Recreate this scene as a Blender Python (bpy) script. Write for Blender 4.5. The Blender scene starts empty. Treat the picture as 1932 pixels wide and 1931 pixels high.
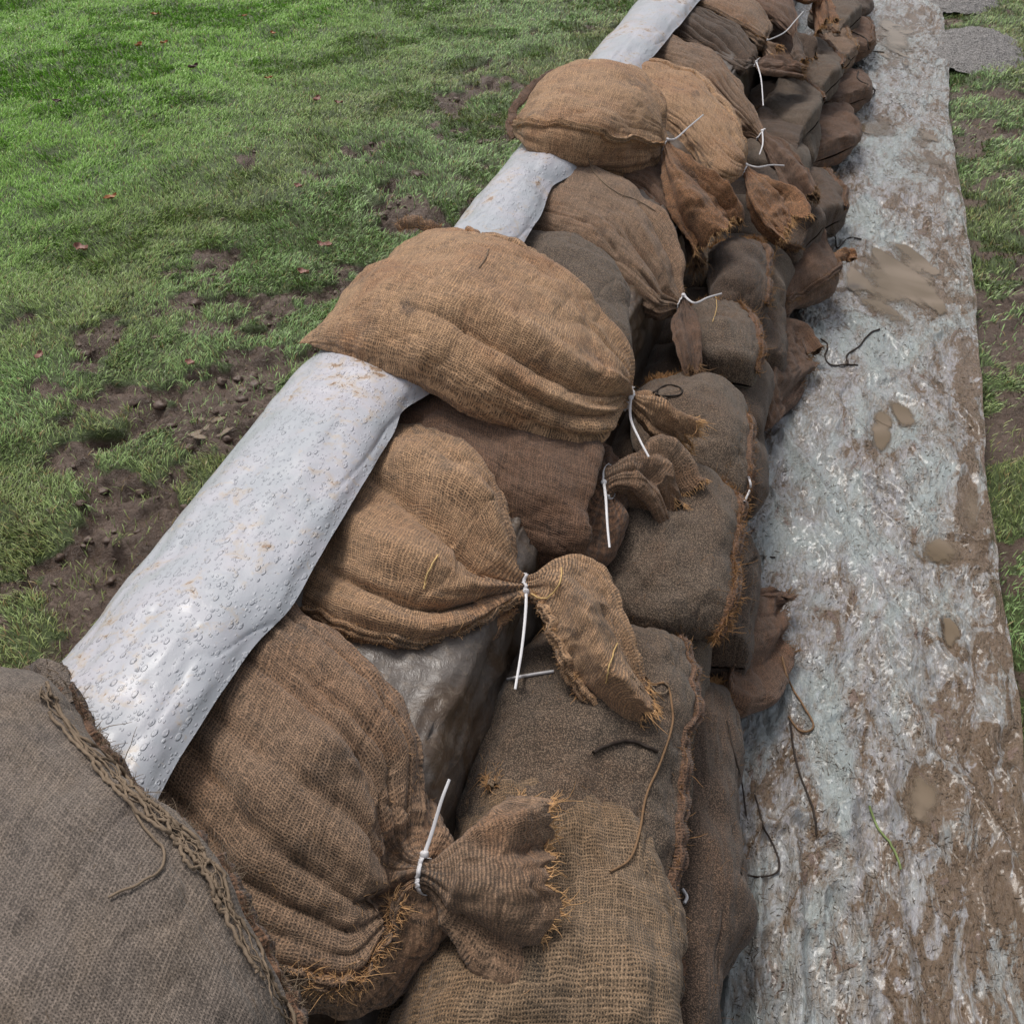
import bpy, math, random
import numpy as np
from mathutils import Vector, Matrix
random.seed(7); rng = np.random.default_rng(7)
scn = bpy.context.scene
col = scn.collection

# ------------------------------------------------------------------ camera, sky, sun, exposure
H = 1.6; FP = 1896.0; VPX, VPY = 744.0, 1556.0
pitch = math.atan(VPY / FP)
yaw = math.atan2(VPX, VPY * math.sin(pitch) + FP * math.cos(pitch))
Fh = np.array([-math.sin(yaw), math.cos(yaw), 0.0]); Rt = np.array([math.cos(yaw), math.sin(yaw), 0.0])
Zv = np.array([0, 0, 1.0])
FWD = Fh * math.cos(pitch) - Zv * math.sin(pitch); UP = Fh * math.sin(pitch) + Zv * math.cos(pitch)
CAM = np.array([0, 0, H])
cam = bpy.data.cameras.new('camera'); co = bpy.data.objects.new('camera', cam); col.objects.link(co)
cam.sensor_width = 36; cam.lens = 36 * FP / 1932; cam.clip_start = 0.02; cam.clip_end = 500
mw = Matrix(((Rt[0], UP[0], -FWD[0], 0), (Rt[1], UP[1], -FWD[1], 0), (Rt[2], UP[2], -FWD[2], H), (0, 0, 0, 1)))
co.matrix_world = mw
scn.camera = co
SUN_EL, SUN_AZ = math.radians(62), math.radians(-48)     # soft light from the upper left (behind the wall)
world = bpy.data.worlds.new('World'); scn.world = world; world.use_nodes = True
wn = world.node_tree
sky = wn.nodes.new('ShaderNodeTexSky'); sky.sky_type = 'NISHITA'; sky.sun_disc = False
sky.sun_elevation = SUN_EL; sky.sun_rotation = SUN_AZ; sky.air_density = 1.2; sky.dust_density = 5.0; sky.ozone_density = 1.0
bg = wn.nodes['Background']; bg.inputs[1].default_value = 0.125
hs = wn.nodes.new('ShaderNodeHueSaturation'); hs.inputs['Saturation'].default_value = 0.35     # cloud cover
wn.links.new(sky.outputs[0], hs.inputs['Color']); wn.links.new(hs.outputs[0], bg.inputs[0])
sl = bpy.data.lights.new('sun', 'SUN'); sl.energy = 1.5; sl.angle = math.radians(20); sl.color = (1, 0.96, 0.9)
so = bpy.data.objects.new('sun', sl); col.objects.link(so)
sdir = Vector((math.sin(SUN_AZ) * math.cos(SUN_EL), math.cos(SUN_AZ) * math.cos(SUN_EL), math.sin(SUN_EL)))
so.rotation_euler = sdir.to_track_quat('Z', 'Y').to_euler(); so.location = (-3, 2, 6)
scn.view_settings.view_transform = 'Standard'; scn.view_settings.look = 'None'
scn.view_settings.exposure = -0.02; scn.view_settings.gamma = 1.0

# ------------------------------------------------------------------ helpers
def at(x, y, z=0.0):                     # where a sight line meets the level z: used to measure real places
    d = Rt * (x - 966) + UP * (966 - y) + FWD * FP
    return CAM + d * ((z - H) / d[2])

def tag(o, label=None, cat=None, group=None, kind=None):
    if label: o['label'] = label
    if cat: o['category'] = cat
    if group: o['group'] = group
    if kind: o['kind'] = kind
    return o

def empty(name, loc):
    o = bpy.data.objects.new(name, None); col.objects.link(o); o.location = Vector([float(a) for a in loc]); o.empty_display_size = 0.05
    return o

def mesh_obj(name, V, Fc, mat, parent=None, uv=None, smooth=True, colattr=None, colname='tint'):
    """V (n,3), Fc (m,4) or (m,3) ints; world coordinates; parent given as Empty at a location"""
    V = np.asarray(V, dtype=np.float64)
    if parent is not None: V = V - np.array(parent.location)
    me = bpy.data.meshes.new(name)
    Fc = np.asarray(Fc, dtype=np.int32); k = Fc.shape[1]; n = len(Fc)
    me.vertices.add(len(V)); me.vertices.foreach_set('co', V.astype(np.float32).ravel())
    me.loops.add(n * k); me.loops.foreach_set('vertex_index', Fc.ravel())
    me.polygons.add(n); me.polygons.foreach_set('loop_start', np.arange(n, dtype=np.int32) * k)
    me.polygons.foreach_set('loop_total', np.full(n, k, dtype=np.int32))
    if uv is not None:
        l = me.uv_layers.new(name='uv'); l.data.foreach_set('uv', np.asarray(uv, dtype=np.float32)[Fc.ravel()].ravel())
    if colattr is not None:
        a = me.color_attributes.new(colname, 'FLOAT_COLOR', 'POINT')
        c = np.ones((len(V), 4), dtype=np.float32); c[:, :3] = colattr; a.data.foreach_set('color', c.ravel())
    me.update(calc_edges=True)
    if smooth: me.polygons.foreach_set('use_smooth', np.ones(n, dtype=bool))
    me.materials.append(mat)
    o = bpy.data.objects.new(name, me); col.objects.link(o)
    if parent is not None: o.parent = parent
    return o

def grid_faces(nr, nc, wrap=False, off=0):
    i = np.arange(nr - 1)[:, None]; j = np.arange(nc if wrap else nc - 1)[None, :]
    j2 = (j + 1) % nc
    a = i * nc + j; b = i * nc + j2; c = (i + 1) * nc + j2; d = (i + 1) * nc + j
    return np.stack([a, b, c, d], -1).reshape(-1, 4) + off

def _h(ix, iy, iz, seed):
    n = (ix.astype(np.int64) * 374761393 + iy.astype(np.int64) * 668265263 + iz.astype(np.int64) * 2147483647 + seed * 1274126177) & 0xffffffff
    n = ((n ^ (n >> 13)) * 1274126177) & 0xffffffff
    n = ((n ^ (n >> 16)) * 2246822519) & 0xffffffff
    return ((n ^ (n >> 15)) & 0xffffff) / float(0xffffff)

def vnoise(x, y, z=0.0, seed=0):
    x = np.asarray(x, float); y = np.asarray(y, float); z = np.zeros_like(x) + z
    ix = np.floor(x); iy = np.floor(y); iz = np.floor(z)
    fx, fy, fz = x - ix, y - iy, z - iz
    fx = fx * fx * fx * (fx * (fx * 6 - 15) + 10); fy = fy * fy * fy * (fy * (fy * 6 - 15) + 10); fz = fz * fz * fz * (fz * (fz * 6 - 15) + 10)
    r = 0
    for dx in (0, 1):
        for dy in (0, 1):
            for dz in (0, 1):
                r = r + _h(ix + dx, iy + dy, iz + dz, seed) * (fx if dx else 1 - fx) * (fy if dy else 1 - fy) * (fz if dz else 1 - fz)
    return r * 2 - 1

def fbm(x, y, z=0.0, seed=0, oct=4, gain=0.5):
    r = 0; a = 1; s = 1
    for o in range(oct):
        r = r + a * vnoise(np.asarray(x) * s + o * 17.3, np.asarray(y) * s - o * 9.1, np.asarray(z) * s, seed + o * 31); a *= gain; s *= 2.03
    return r

def ss(a, b, x):
    t = np.clip((np.asarray(x, float) - a) / (b - a), 0, 1); return t * t * (3 - 2 * t)

def crom(P, n, pow_=0.5):
    """Catmull-Rom through rows of P (k,d); n samples; returns (n,d) and station coordinate"""
    P = np.asarray(P, float); k = len(P)
    Q = np.vstack([2 * P[0] - P[1], P, 2 * P[-1] - P[-2]])
    s = np.linspace(0, k - 1, n); i = np.minimum(s.astype(int), k - 2); t = (s - i)[:, None]
    p0, p1, p2, p3 = Q[i], Q[i + 1], Q[i + 2], Q[i + 3]
    return 0.5 * ((2 * p1) + (-p0 + p2) * t + (2 * p0 - 5 * p1 + 4 * p2 - p3) * t ** 2 + (-p0 + 3 * p1 - 3 * p2 + p3) * t ** 3), s

# ------------------------------------------------------------------ materials
class NT:
    def __init__(s, name):
        s.m = bpy.data.materials.new(name); s.m.use_nodes = True; s.t = s.m.node_tree; s.b = s.t.nodes['Principled BSDF']
    def n(s, typ, **kw):
        nd = s.t.nodes.new(typ)
        for k, v in kw.items():
            if k.startswith('_'): setattr(nd, k[1:], v)
            else: nd.inputs[k.replace('__', ' ')].default_value = v
        return nd
    def l(s, a, b): s.t.links.new(a, b)
    def math(s, op, a, b=None, c=None, clamp=False):
        nd = s.t.nodes.new('ShaderNodeMath'); nd.operation = op; nd.use_clamp = clamp
        for i, v in enumerate((a, b, c)):
            if v is None: continue
            if isinstance(v, (int, float)): nd.inputs[i].default_value = v
            else: s.l(v, nd.inputs[i])
        return nd.outputs[0]
    def noise(s, vec, scale, detail=3, rough=0.55, dist=0.0):
        nd = s.n('ShaderNodeTexNoise', Scale=scale, Detail=detail, Roughness=rough, Distortion=dist); s.l(vec, nd.inputs['Vector']); return nd.outputs[0]
    def mix(s, f, a, b, blend='MIX'):
        nd = s.t.nodes.new('ShaderNodeMix'); nd.data_type = 'RGBA'; nd.blend_type = blend
        for i, v in ((0, f), (6, a), (7, b)):
            if isinstance(v, (int, float)): nd.inputs[i].default_value = v
            elif isinstance(v, tuple): nd.inputs[i].default_value = (*v, 1)
            else: s.l(v, nd.inputs[i])
        return nd.outputs[2]
    def ramp(s, f, lo, hi, a=0.0, b=1.0):
        nd = s.t.nodes.new('ShaderNodeMapRange'); nd.interpolation_type = 'SMOOTHSTEP'
        s.l(f, nd.inputs[0]); nd.inputs[1].default_value = lo; nd.inputs[2].default_value = hi; nd.inputs[3].default_value = a; nd.inputs[4].default_value = b
        return nd.outputs[0]
    def bump(s, h, strength, dist, normal=None):
        nd = s.n('ShaderNodeBump', Strength=strength, Distance=dist); s.l(h, nd.inputs['Height'])
        if normal is not None: s.l(normal, nd.inputs['Normal'])
        return nd.outputs[0]

def burlap(name, thread, rust, dirt, period=0.0034, hole=0.5, fuzz=0.35, rustamt=0.35, dirtamt=0.45, weave=0.6, seed=0.0, ms=140, wander=3.0):
    t = NT(name); g = t.n('ShaderNodeTexCoord'); oi = t.n('ShaderNodeObjectInfo')
    off = t.math('MULTIPLY', oi.outputs['Random'], 37.0)
    vv = t.n('ShaderNodeVectorMath', _operation='ADD'); t.l(g.outputs['Object'], vv.inputs[0])
    cb = t.n('ShaderNodeCombineXYZ'); t.l(off, cb.inputs[0]); cb.inputs[1].default_value = seed; t.l(off, cb.inputs[2]); t.l(cb.outputs[0], vv.inputs[1])
    P = vv.outputs[0]
    sep = t.n('ShaderNodeSeparateXYZ'); t.l(g.outputs['UV'], sep.inputs[0])
    # threads wander a little
    wx = t.noise(P, 30, 2); wy = t.noise(P, 24, 2, 0.5, 0.3)
    x = t.math('ADD', t.math('MULTIPLY', sep.outputs[0], 1 / period), t.math('MULTIPLY', wx, wander))
    y = t.math('ADD', t.math('MULTIPLY', sep.outputs[1], 1 / (period * 1.15)), t.math('MULTIPLY', wy, wander))
    sx = t.math('ABSOLUTE', t.math('SINE', t.math('MULTIPLY', x, math.pi)))
    sy = t.math('ABSOLUTE', t.math('SINE', t.math('MULTIPLY', y, math.pi)))
    def rnd(c, other, k):
        cc = t.n('ShaderNodeCombineXYZ'); t.l(t.math('FLOOR', c), cc.inputs[0]); t.l(t.math('MULTIPLY', other, 0.05), cc.inputs[1]); cc.inputs[2].default_value = k
        return t.noise(cc.outputs[0], 1.7, 1)
    rx = rnd(x, y, 3.0); ry = rnd(y, x, 9.0)
    px = t.math('MULTIPLY', sx, t.math('ADD', t.math('MULTIPLY', rx, 1.1), 0.35)); py = t.math('MULTIPLY', sy, t.math('ADD', t.math('MULTIPLY', ry, 1.1), 0.35))
    hgt = t.math('MAXIMUM', px, py)
    cr = t.n('ShaderNodeCombineXYZ'); t.l(x, cr.inputs[0]); t.l(y, cr.inputs[1]); slub = t.noise(cr.outputs[0], 0.9, 2, 0.6)
    fine = t.noise(P, 850, 2, 0.7); mid = t.noise(P, ms, 3, 0.75); gr_ = t.noise(P, 520, 1, 0.5)
    w = t.ramp(hgt, 0.25, 0.95)
    big = t.noise(P, 5.0, 4, 0.6, 0.6); big2 = t.noise(P, 9.0, 5, 0.7, 0.4)
    c = t.mix(t.ramp(big, 0.5 - 0.25 * rustamt, 0.75 - 0.2 * rustamt), thread, rust)
    bright = t.math('ADD', t.math('MULTIPLY', t.math('ADD', rx, ry), 0.75), t.math('MULTIPLY', slub, 1.5))
    bright = t.math('MAXIMUM', t.math('ADD', bright, -0.42), 0.3)
    cc = t.n('ShaderNodeCombineColor'); [t.l(bright, cc.inputs[i]) for i in range(3)]
    c = t.mix(0.95, c, cc.outputs[0], 'MULTIPLY')
    dk = tuple(v * (1 - hole) * 0.5 for v in dirt)
    c = t.mix(t.math('MULTIPLY', t.math('SUBTRACT', 1.0, w), weave), c, dk)
    dm = t.ramp(big2, 0.66 - 0.28 * dirtamt, 0.86 - 0.28 * dirtamt)
    c = t.mix(t.math('MULTIPLY', dm, 0.82), c, t.mix(t.math('MULTIPLY', t.math('SUBTRACT', 1.0, w), weave), dirt, dk))
    c = t.mix(t.math('MULTIPLY', t.ramp(mid, 0.56, 0.40), fuzz), c, tuple(v * 0.3 for v in dirt))
    c = t.mix(t.math('MULTIPLY', t.ramp(gr_, 0.55, 0.42), 0.25 + 0.5 * fuzz), c, tuple(v * 0.35 for v in dirt))
    c = t.mix(t.math('MULTIPLY', t.ramp(gr_, 0.54, 0.66), 0.30 + 0.35 * fuzz), c, tuple(min(1, v * 1.9) for v in thread))
    t.l(c, t.b.inputs['Base Color'])
    t.b.inputs['Roughness'].default_value = 0.82; t.b.inputs['Specular IOR Level'].default_value = 0.25
    t.b.inputs['Sheen Weight'].default_value = 0.15; t.b.inputs['Sheen Roughness'].default_value = 0.5
    hh = t.math('ADD', t.math('MULTIPLY', hgt, weave), t.math('ADD', t.math('MULTIPLY', mid, 0.5), t.math('MULTIPLY', fine, 0.4)))
    t.l(t.bump(hh, 0.9, 0.0016), t.b.inputs['Normal'])
    return t.m

MB = {
 'tan':   burlap('burlap_tan', (0.475, 0.290, 0.162), (0.380, 0.199, 0.100), (0.133, 0.095, 0.074), 0.0036, 0.55, 0.15, 0.3, 0.42, 0.8),
 'gold':  burlap('burlap_straw', (0.427, 0.261, 0.147), (0.342, 0.180, 0.090), (0.104, 0.085, 0.071), 0.0036, 0.5, 0.12, 0.25, 0.48, 0.85, 4.0),
 'brown': burlap('burlap_brown', (0.269, 0.172, 0.109), (0.269, 0.147, 0.080), (0.097, 0.074, 0.059), 0.0038, 0.5, 0.2, 0.3, 0.46, 0.8, 8.0),
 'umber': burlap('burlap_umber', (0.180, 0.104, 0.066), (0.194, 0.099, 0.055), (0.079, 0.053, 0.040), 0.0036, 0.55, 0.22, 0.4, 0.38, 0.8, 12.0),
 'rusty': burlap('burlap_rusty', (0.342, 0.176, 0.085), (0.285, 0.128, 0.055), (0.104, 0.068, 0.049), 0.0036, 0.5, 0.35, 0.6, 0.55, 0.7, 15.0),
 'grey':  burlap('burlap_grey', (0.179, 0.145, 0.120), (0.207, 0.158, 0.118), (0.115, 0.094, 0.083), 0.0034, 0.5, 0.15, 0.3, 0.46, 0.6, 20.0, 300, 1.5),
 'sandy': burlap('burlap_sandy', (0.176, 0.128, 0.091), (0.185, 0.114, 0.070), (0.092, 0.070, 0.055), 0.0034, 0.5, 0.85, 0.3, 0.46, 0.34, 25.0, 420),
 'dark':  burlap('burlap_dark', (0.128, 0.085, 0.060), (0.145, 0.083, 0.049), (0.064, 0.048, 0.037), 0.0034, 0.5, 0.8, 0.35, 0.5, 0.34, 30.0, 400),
 'loose': burlap('burlap_loose', (0.261, 0.176, 0.108), (0.225, 0.140, 0.077), (0.072, 0.056, 0.041), 0.0042, 0.85, 0.15, 0.3, 0.5, 0.9, 35.0, 140, 2.2),
}
def plain(name, c, rough=0.7, var=0.25, spec=0.3, scale=60):
    t = NT(name); g = t.n('ShaderNodeTexCoord'); n = t.noise(g.outputs['Object'], scale, 3)
    t.l(t.mix(n, tuple(v * (1 - var) for v in c), tuple(min(1, v * (1 + var)) for v in c)), t.b.inputs['Base Color'])
    t.b.inputs['Roughness'].default_value = rough; t.b.inputs['Specular IOR Level'].default_value = spec
    return t.m
M_FR = plain('frayed_jute', (0.56, 0.33, 0.16), 0.8, 0.35, 0.2, 90)
M_FRD = plain('frayed_jute_dark', (0.24, 0.145, 0.08), 0.8, 0.4, 0.2, 90)
M_FRG = plain('frayed_jute_grey', (0.215, 0.16, 0.112), 0.8, 0.35, 0.2, 90)
M_TWINE = plain('dark_twine', (0.035, 0.024, 0.018), 0.6, 0.3, 0.3)
M_NYL = plain('white_nylon', (0.66, 0.64, 0.65), 0.38, 0.16, 0.5, 45)
M_FRO = plain('frayed_jute_orange', (0.33, 0.18, 0.08), 0.8, 0.35, 0.2, 90)
FRM = {'tan': M_FR, 'gold': M_FR, 'brown': M_FR, 'umber': M_FRD, 'rusty': M_FR, 'grey': M_FRG, 'sandy': M_FRO, 'dark': M_FRO, 'loose': M_FR}

# ------------------------------------------------------------------ fibres
def strands(roots, dirs, lens, rad, curl=0.4, seg=4, grav=0.3, r=None):
    """thin tapering 3-sided fibres; returns V, F"""
    r = r or np.random.default_rng(5)
    n = len(roots); roots = np.asarray(roots, float); d = np.asarray(dirs, float).copy()
    d /= np.linalg.norm(d, axis=1, keepdims=True) + 1e-9
    P = [roots]; st = (np.asarray(lens) / seg)[:, None]
    bend = r.normal(size=(n, 3)) * curl
    for s in range(seg):
        d = d + (bend + r.normal(size=(n, 3)) * curl * 0.5) / seg; d[:, 2] -= grav / seg
        d /= np.linalg.norm(d, axis=1, keepdims=True); P.append(P[-1] + d * st)
    P = np.stack(P, 1)
    T = np.gradient(P, axis=1); T /= np.linalg.norm(T, axis=2, keepdims=True) + 1e-9
    ref = np.where(np.abs(T[..., 2:3]) > 0.9, np.array([1., 0, 0]), np.array([0, 0, 1.]))
    A = np.cross(T, ref); A /= np.linalg.norm(A, axis=2, keepdims=True) + 1e-9; B = np.cross(T, A)
    tp = np.linspace(1, 0.35, seg + 1)[None, :, None] * (np.asarray(rad).reshape(-1, 1, 1) if np.ndim(rad) else rad)
    V = np.stack([P + tp * (A * math.cos(a) + B * math.sin(a)) for a in (0, 2.094, 4.189)], 2)   # n,seg+1,3,3
    V = V.reshape(-1, 3); F = []
    base = np.arange(n)[:, None] * (seg + 1) * 3
    for s in range(seg):
        for k in range(3):
            k2 = (k + 1) % 3
            F.append(base + np.array([[s * 3 + k, s * 3 + k2, s * 3 + 3 + k2, s * 3 + 3 + k]]))
    return V, np.concatenate(F, 0)

def join(parts):
    Vs, Fs, o = [], [], 0
    for V, F in parts: Vs.append(V); Fs.append(F + o); o += len(V)
    return np.concatenate(Vs), np.concatenate(Fs)

def tube(pts, rad, n=60, sides=6, twist=0.0, jitter=0.0, seed=0, flat=1.0, nrm=None):
    P, _ = crom(pts, n)
    if jitter: P = P + np.stack([vnoise(np.linspace(0, n / 5., n), np.zeros(n) + k * 7.7, 0, seed + k) for k in range(3)], 1) * jitter
    T = np.gradient(P, axis=0); T /= np.linalg.norm(T, axis=1, keepdims=True) + 1e-9
    if nrm is None: ref = np.tile(np.array([0.13, 0.21, 1.]), (n, 1))
    else: ref = np.tile(np.asarray(nrm, float), (n, 1))
    A = np.cross(T, ref); A /= np.linalg.norm(A, axis=1, keepdims=True) + 1e-9; B = np.cross(T, A)
    r = np.asarray(rad) * np.ones(n)
    th = np.linspace(0, 2 * math.pi, sides, endpoint=False)
    ph = th[None, :] + np.arange(n)[:, None] * twist
    lob = 1 + (0.28 * np.cos(2 * ph) if twist else 0)
    V = P[:, None] + (r[:, None] * lob)[..., None] * (np.cos(th)[None, :, None] * A[:, None] + np.sin(th)[None, :, None] * B[:, None] * flat)
    F = grid_faces(n, sides, True); V = V.reshape(-1, 3)
    V = np.vstack([V, P[0], P[-1]]); m = n * sides; caps = []
    for j in range(sides):
        caps.append((m, (j + 1) % sides, j, m)); caps.append((m + 1, (n - 1) * sides + j, (n - 1) * sides + (j + 1) % sides, m + 1))
    return V, F, P

# ------------------------------------------------------------------ sandbags
def W(*s):    # station: (Lx,Ly,Lz, Rx,Ry,Rz, h_up[, h_down])
    out = []
    for q in s:
        L = at(*q[0:3]); R = at(*q[3:6]); hu = q[6]; hd = q[7] if len(q) > 7 else hu * 0.9
        out.append(np.concatenate([L, R, [hu, hd]]))
    return np.array(out)

bagno = 0
def sandbag(label, mat, st, tie=None, gather=1.0, ear=0.92, folds=9, foldamp=1.0, lump=0.010, seams=(), tiespec=None, res=1.0, e=0.8, endround=0.5,
            tailfr=True, group='sandbags', pleat=1.0, fuzz=250, tailmat=None, extra=None, flat=False, closed=True, name='sandbag', cat='sandbag', dents=(), bigfolds=(), endfr=0, crease=1.0):
    """st rows from the sewn end to the neck and on through the ruffle; tie = index of the neck station"""
    global bagno; bagno += 1; sd = 100 + bagno * 13; r = np.random.default_rng(sd)
    k = len(st); nr = int((26 if res >= 1 else 16) * (k - 1) * res) + 1; nc = int(220 * res)
    S, s = crom(st, nr)
    L = S[:, :3]; R = S[:, 3:6]; hu = np.maximum(S[:, 6], 0.003); hd = np.maximum(S[:, 7], 0.003)
    c = (L + R) / 2; a = (R - L) / 2
    T = np.gradient(c, axis=0); T /= np.linalg.norm(T, axis=1, keepdims=True)
    n = np.cross(T, a); n /= np.linalg.norm(n, axis=1, keepdims=True)
    tocam = CAM + np.array([-.3, .3, .8]) - c
    if np.sum(n[len(n) // 3] * tocam[len(n) // 3]) < 0: n = -n
    for i in range(1, nr):
        if np.dot(n[i], n[i - 1]) < 0: n[i] = -n[i]
    # lean a little to world up for the body
    n = n + np.array([0, 0, 0.25]); n -= T * np.sum(n * T, axis=1, keepdims=True); n /= np.linalg.norm(n, axis=1, keepdims=True)
    th = np.linspace(0, 2 * math.pi, nc, endpoint=False)
    ct, sn = np.cos(th), np.sin(th)
    endcap = 1.0
    if closed:       # pillow shaped sewn end
        ec = np.clip(s / endround, 0, 1); endcap = np.sqrt(np.clip(1 - (1 - ec) ** 2, 0, 1)) ; wcap = ear + (1 - ear) * np.sqrt(np.clip(1 - (1 - ec) ** 2, 0, 1))
    else: endcap = np.ones(nr); wcap = np.ones(nr)
    if tie is None: # both ends sewn
        ec2 = np.clip((k - 1 - s) / endround, 0, 1); endcap = endcap * np.sqrt(1 - (1 - ec2) ** 2); wcap = wcap * (ear + (1 - ear) * np.sqrt(1 - (1 - ec2) ** 2))
    tail_t = np.zeros(nr) if tie is None else np.clip((s - tie) / max(1e-6, (k - 1 - tie)), 0, 1)
    near = np.zeros(nr) if tie is None else np.exp(-np.abs(s - tie) / 0.9)
    ee = np.where(tail_t > 0, 1.0, e)[:, None]
    cx = np.sign(ct)[None] * np.abs(ct)[None] ** ee; sy = np.sign(sn)[None] * np.abs(sn)[None] ** ee
    hh = np.where(sn[None] > 0, hu[:, None], hd[:, None]) * endcap[:, None]
    hh = np.maximum(hh, 0.0035)
    P = c[:, None] + (a * wcap[:, None])[:, None] * cx[..., None] + n[:, None] * (hh * sy)[..., None]
    du = np.roll(P, -1, 1) - np.roll(P, 1, 1); dv = np.gradient(P, axis=0)
    N = np.cross(du, dv); N /= np.linalg.norm(N, axis=2, keepdims=True) + 1e-9
    if np.sum(N * (P - c[:, None])) < 0: N = -N
    halfw = np.linalg.norm(a, axis=1)
    arcS = np.concatenate([[0], np.cumsum(np.linalg.norm(np.diff(c, axis=0), axis=1))])
    tie_i = 0 if tie is None else int(round(tie / (k - 1) * (nr - 1)))
    sm_ = (arcS[tie_i] - arcS) / 0.075            # distance to the neck in units of 7.5 cm
    # folds radiating from the neck
    D = np.zeros((nr, nc))
    D += 0.010 * fbm(P[..., 0] * 4.5 + sd, P[..., 1] * 4.5, P[..., 2] * 4.5, sd + 70, 2) * (np.clip(halfw / 0.1, 0, 1) * np.clip(1 - tail_t * 2, 0, 1))[:, None]
    if tie is not None:
        body = (s <= tie)
        scale = np.clip(halfw / 0.15, 0.12, 1.0) ** 0.8
        for (t0, drift, wid, amp, ln) in bigfolds:
            tv = t0 + drift * sm_
            u = ((th[None] - tv[:, None] + math.pi) % (2 * math.pi) - math.pi) / (wid * (0.75 if amp < 0 else 1.0))
            prof = 1 / (1 + np.abs(u) ** 1.3 * 1.8) if amp < 0 else np.exp(-u * u * 0.6)
            env = np.where(body, ss(0, 0.3, sm_ / ln + 0.12) * (1 - ss(0.6, 1.1, sm_ / ln)), 0)
            D += amp * prof * (env * (0.25 + 0.75 * scale))[:, None]
        for q in range(folds):
            t0 = r.uniform(0, 2 * math.pi) if q % 3 else r.uniform(0.1, math.pi - .1)
            wid = r.uniform(0.07, 0.2) ; amp = r.uniform(0.006, 0.017) * foldamp * (1 if r.random() < 0.4 else -1.1)
            ln = r.uniform(1.4, 4.6); drift = r.uniform(-0.12, 0.12)
            tv = t0 + drift * sm_ + 0.06 * np.sin(s * 2.3 + q)
            dth = (th[None] - tv[:, None] + math.pi) % (2 * math.pi) - math.pi
            u = dth / wid
            prof = 1 / (1 + np.abs(u) ** 1.5 * 1.6) if amp < 0 else np.exp(-u * u * 0.5)
            env = np.where(body, ss(0, 0.25, sm_ / ln + 0.1) * np.exp(-(sm_ / ln) ** 2), 0)
            D += amp * prof * (env * (0.35 + 0.65 * scale))[:, None]
    # gathered cloth: rounded ridges with sharp valleys running lengthwise
    gx_, gy_ = np.cos(th)[None] + 0 * s[:, None], np.sin(th)[None] + 0 * s[:, None]
    warp = 0.25 * fbm(gx_ * 2, gy_ * 2, s[:, None] * 0.9, sd + 40, 2)
    dst = sm_[:, None] * np.ones((1, nc))
    v1 = vnoise(gx_ * 3.4 + warp, gy_ * 3.4 + warp, sm_[:, None] * 0.30 + 3.1, sd + 41)
    v2 = vnoise(gx_ * 7.0 + warp, gy_ * 7.0 - warp, sm_[:, None] * 0.45 + 1.7, sd + 42)
    gr = 0.62 * (1.1 - 2.1 * np.exp(-np.abs(v1) / 0.13)) * np.clip(0.35 + 1.2 * vnoise(gx_ * 1.5, gy_ * 1.5, s[:, None] * .4, sd + 43), 0, 1) + 0.22 * (1 - 2 * np.exp(-np.abs(v2) / 0.16))
    if tie is not None:
        envg = np.where(dst > 0, gather * (0.35 + 0.65 * np.exp(-np.clip(dst, 0, 9) / 3.0)), 0.4)
        rs_ = np.clip(halfw / 0.15, 0.10, 1.1)[:, None]
    else:
        envg = 0.28 * gather; rs_ = 1.0
    D = D + gr * 0.0145 * envg * rs_ * np.clip(endcap * 1.3, 0.15, 1)[:, None]
    if tie is not None:    # fine pleats right at the neck, carried through
        m1 = r.integers(9, 13); m2 = r.integers(15, 21)
        pl = np.abs(np.sin(th * m1 / 2 + r.uniform(0, 6)))[None] + 0.5 * np.abs(np.sin(th * m2 / 2 + 1.3 + 0 * s[:, None]))
        D += (pl - 0.9) * (0.0042 * pleat * np.exp(-np.clip(sm_, 0, 9) / 1.0) * np.clip(1 - tail_t, 0.35, 1))[:, None]
        # ruffle: deep folds growing to its hem
        for q in range(4):
            mm = [2, 3, 5, 7][q]; am = [0.014, 0.016, 0.011, 0.006][q] * pleat
            D += (am * np.sin(mm * th[None] + r.uniform(0, 6) + 1.2 * tail_t[:, None] * (q - 1.5))) * (tail_t ** 0.8 * np.clip(halfw / 0.06, 0.25, 1.2))[:, None]
    for (ds, dt, ws, wt, am) in dents:
        dth = (th[None] - dt + math.pi) % (2 * math.pi) - math.pi
        D += am * np.exp(-((s[:, None] - ds) / ws) ** 2 - (dth / wt) ** 2)
    bodyw = np.clip(1 - tail_t * 1.0, 0.3, 1) * np.clip(halfw / 0.1, 0.1, 1)
    ln_ = fbm(P[..., 0] * 8 + sd, P[..., 1] * 8, P[..., 2] * 8, sd, 2) * lump + fbm(P[..., 0] * 26, P[..., 1] * 26 + sd, P[..., 2] * 26, sd + 5, 3, 0.55) * lump * 0.28
    D += ln_ * (bodyw * np.clip(endcap * 1.5, 0.2, 1))[:, None]
    # crumples and creases
    cr_ = np.exp(-np.abs(fbm(P[..., 0] * 8, P[..., 1] * 8, P[..., 2] * 8, sd + 80, 2)) / 0.05)
    D -= 0.0045 * crease * cr_ * (np.clip(halfw / 0.1, .1, 1) * np.clip(endcap * 1.5, 0.2, 1))[:, None]
    if tie is not None:
        D += (0.35 - np.abs(fbm(P[..., 0] * 17, P[..., 1] * 17, P[..., 2] * 17, sd + 81, 3))) * 0.012 * (np.clip(tail_t * 3, 0, 1) * np.clip(halfw / 0.05, .2, 1))[:, None]
    # sewn side seams: a pinched ridge at the two sides
    ridge = np.exp(-((np.abs(((th + math.pi / 2) % math.pi) - math.pi / 2)) / 0.05) ** 2)
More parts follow.
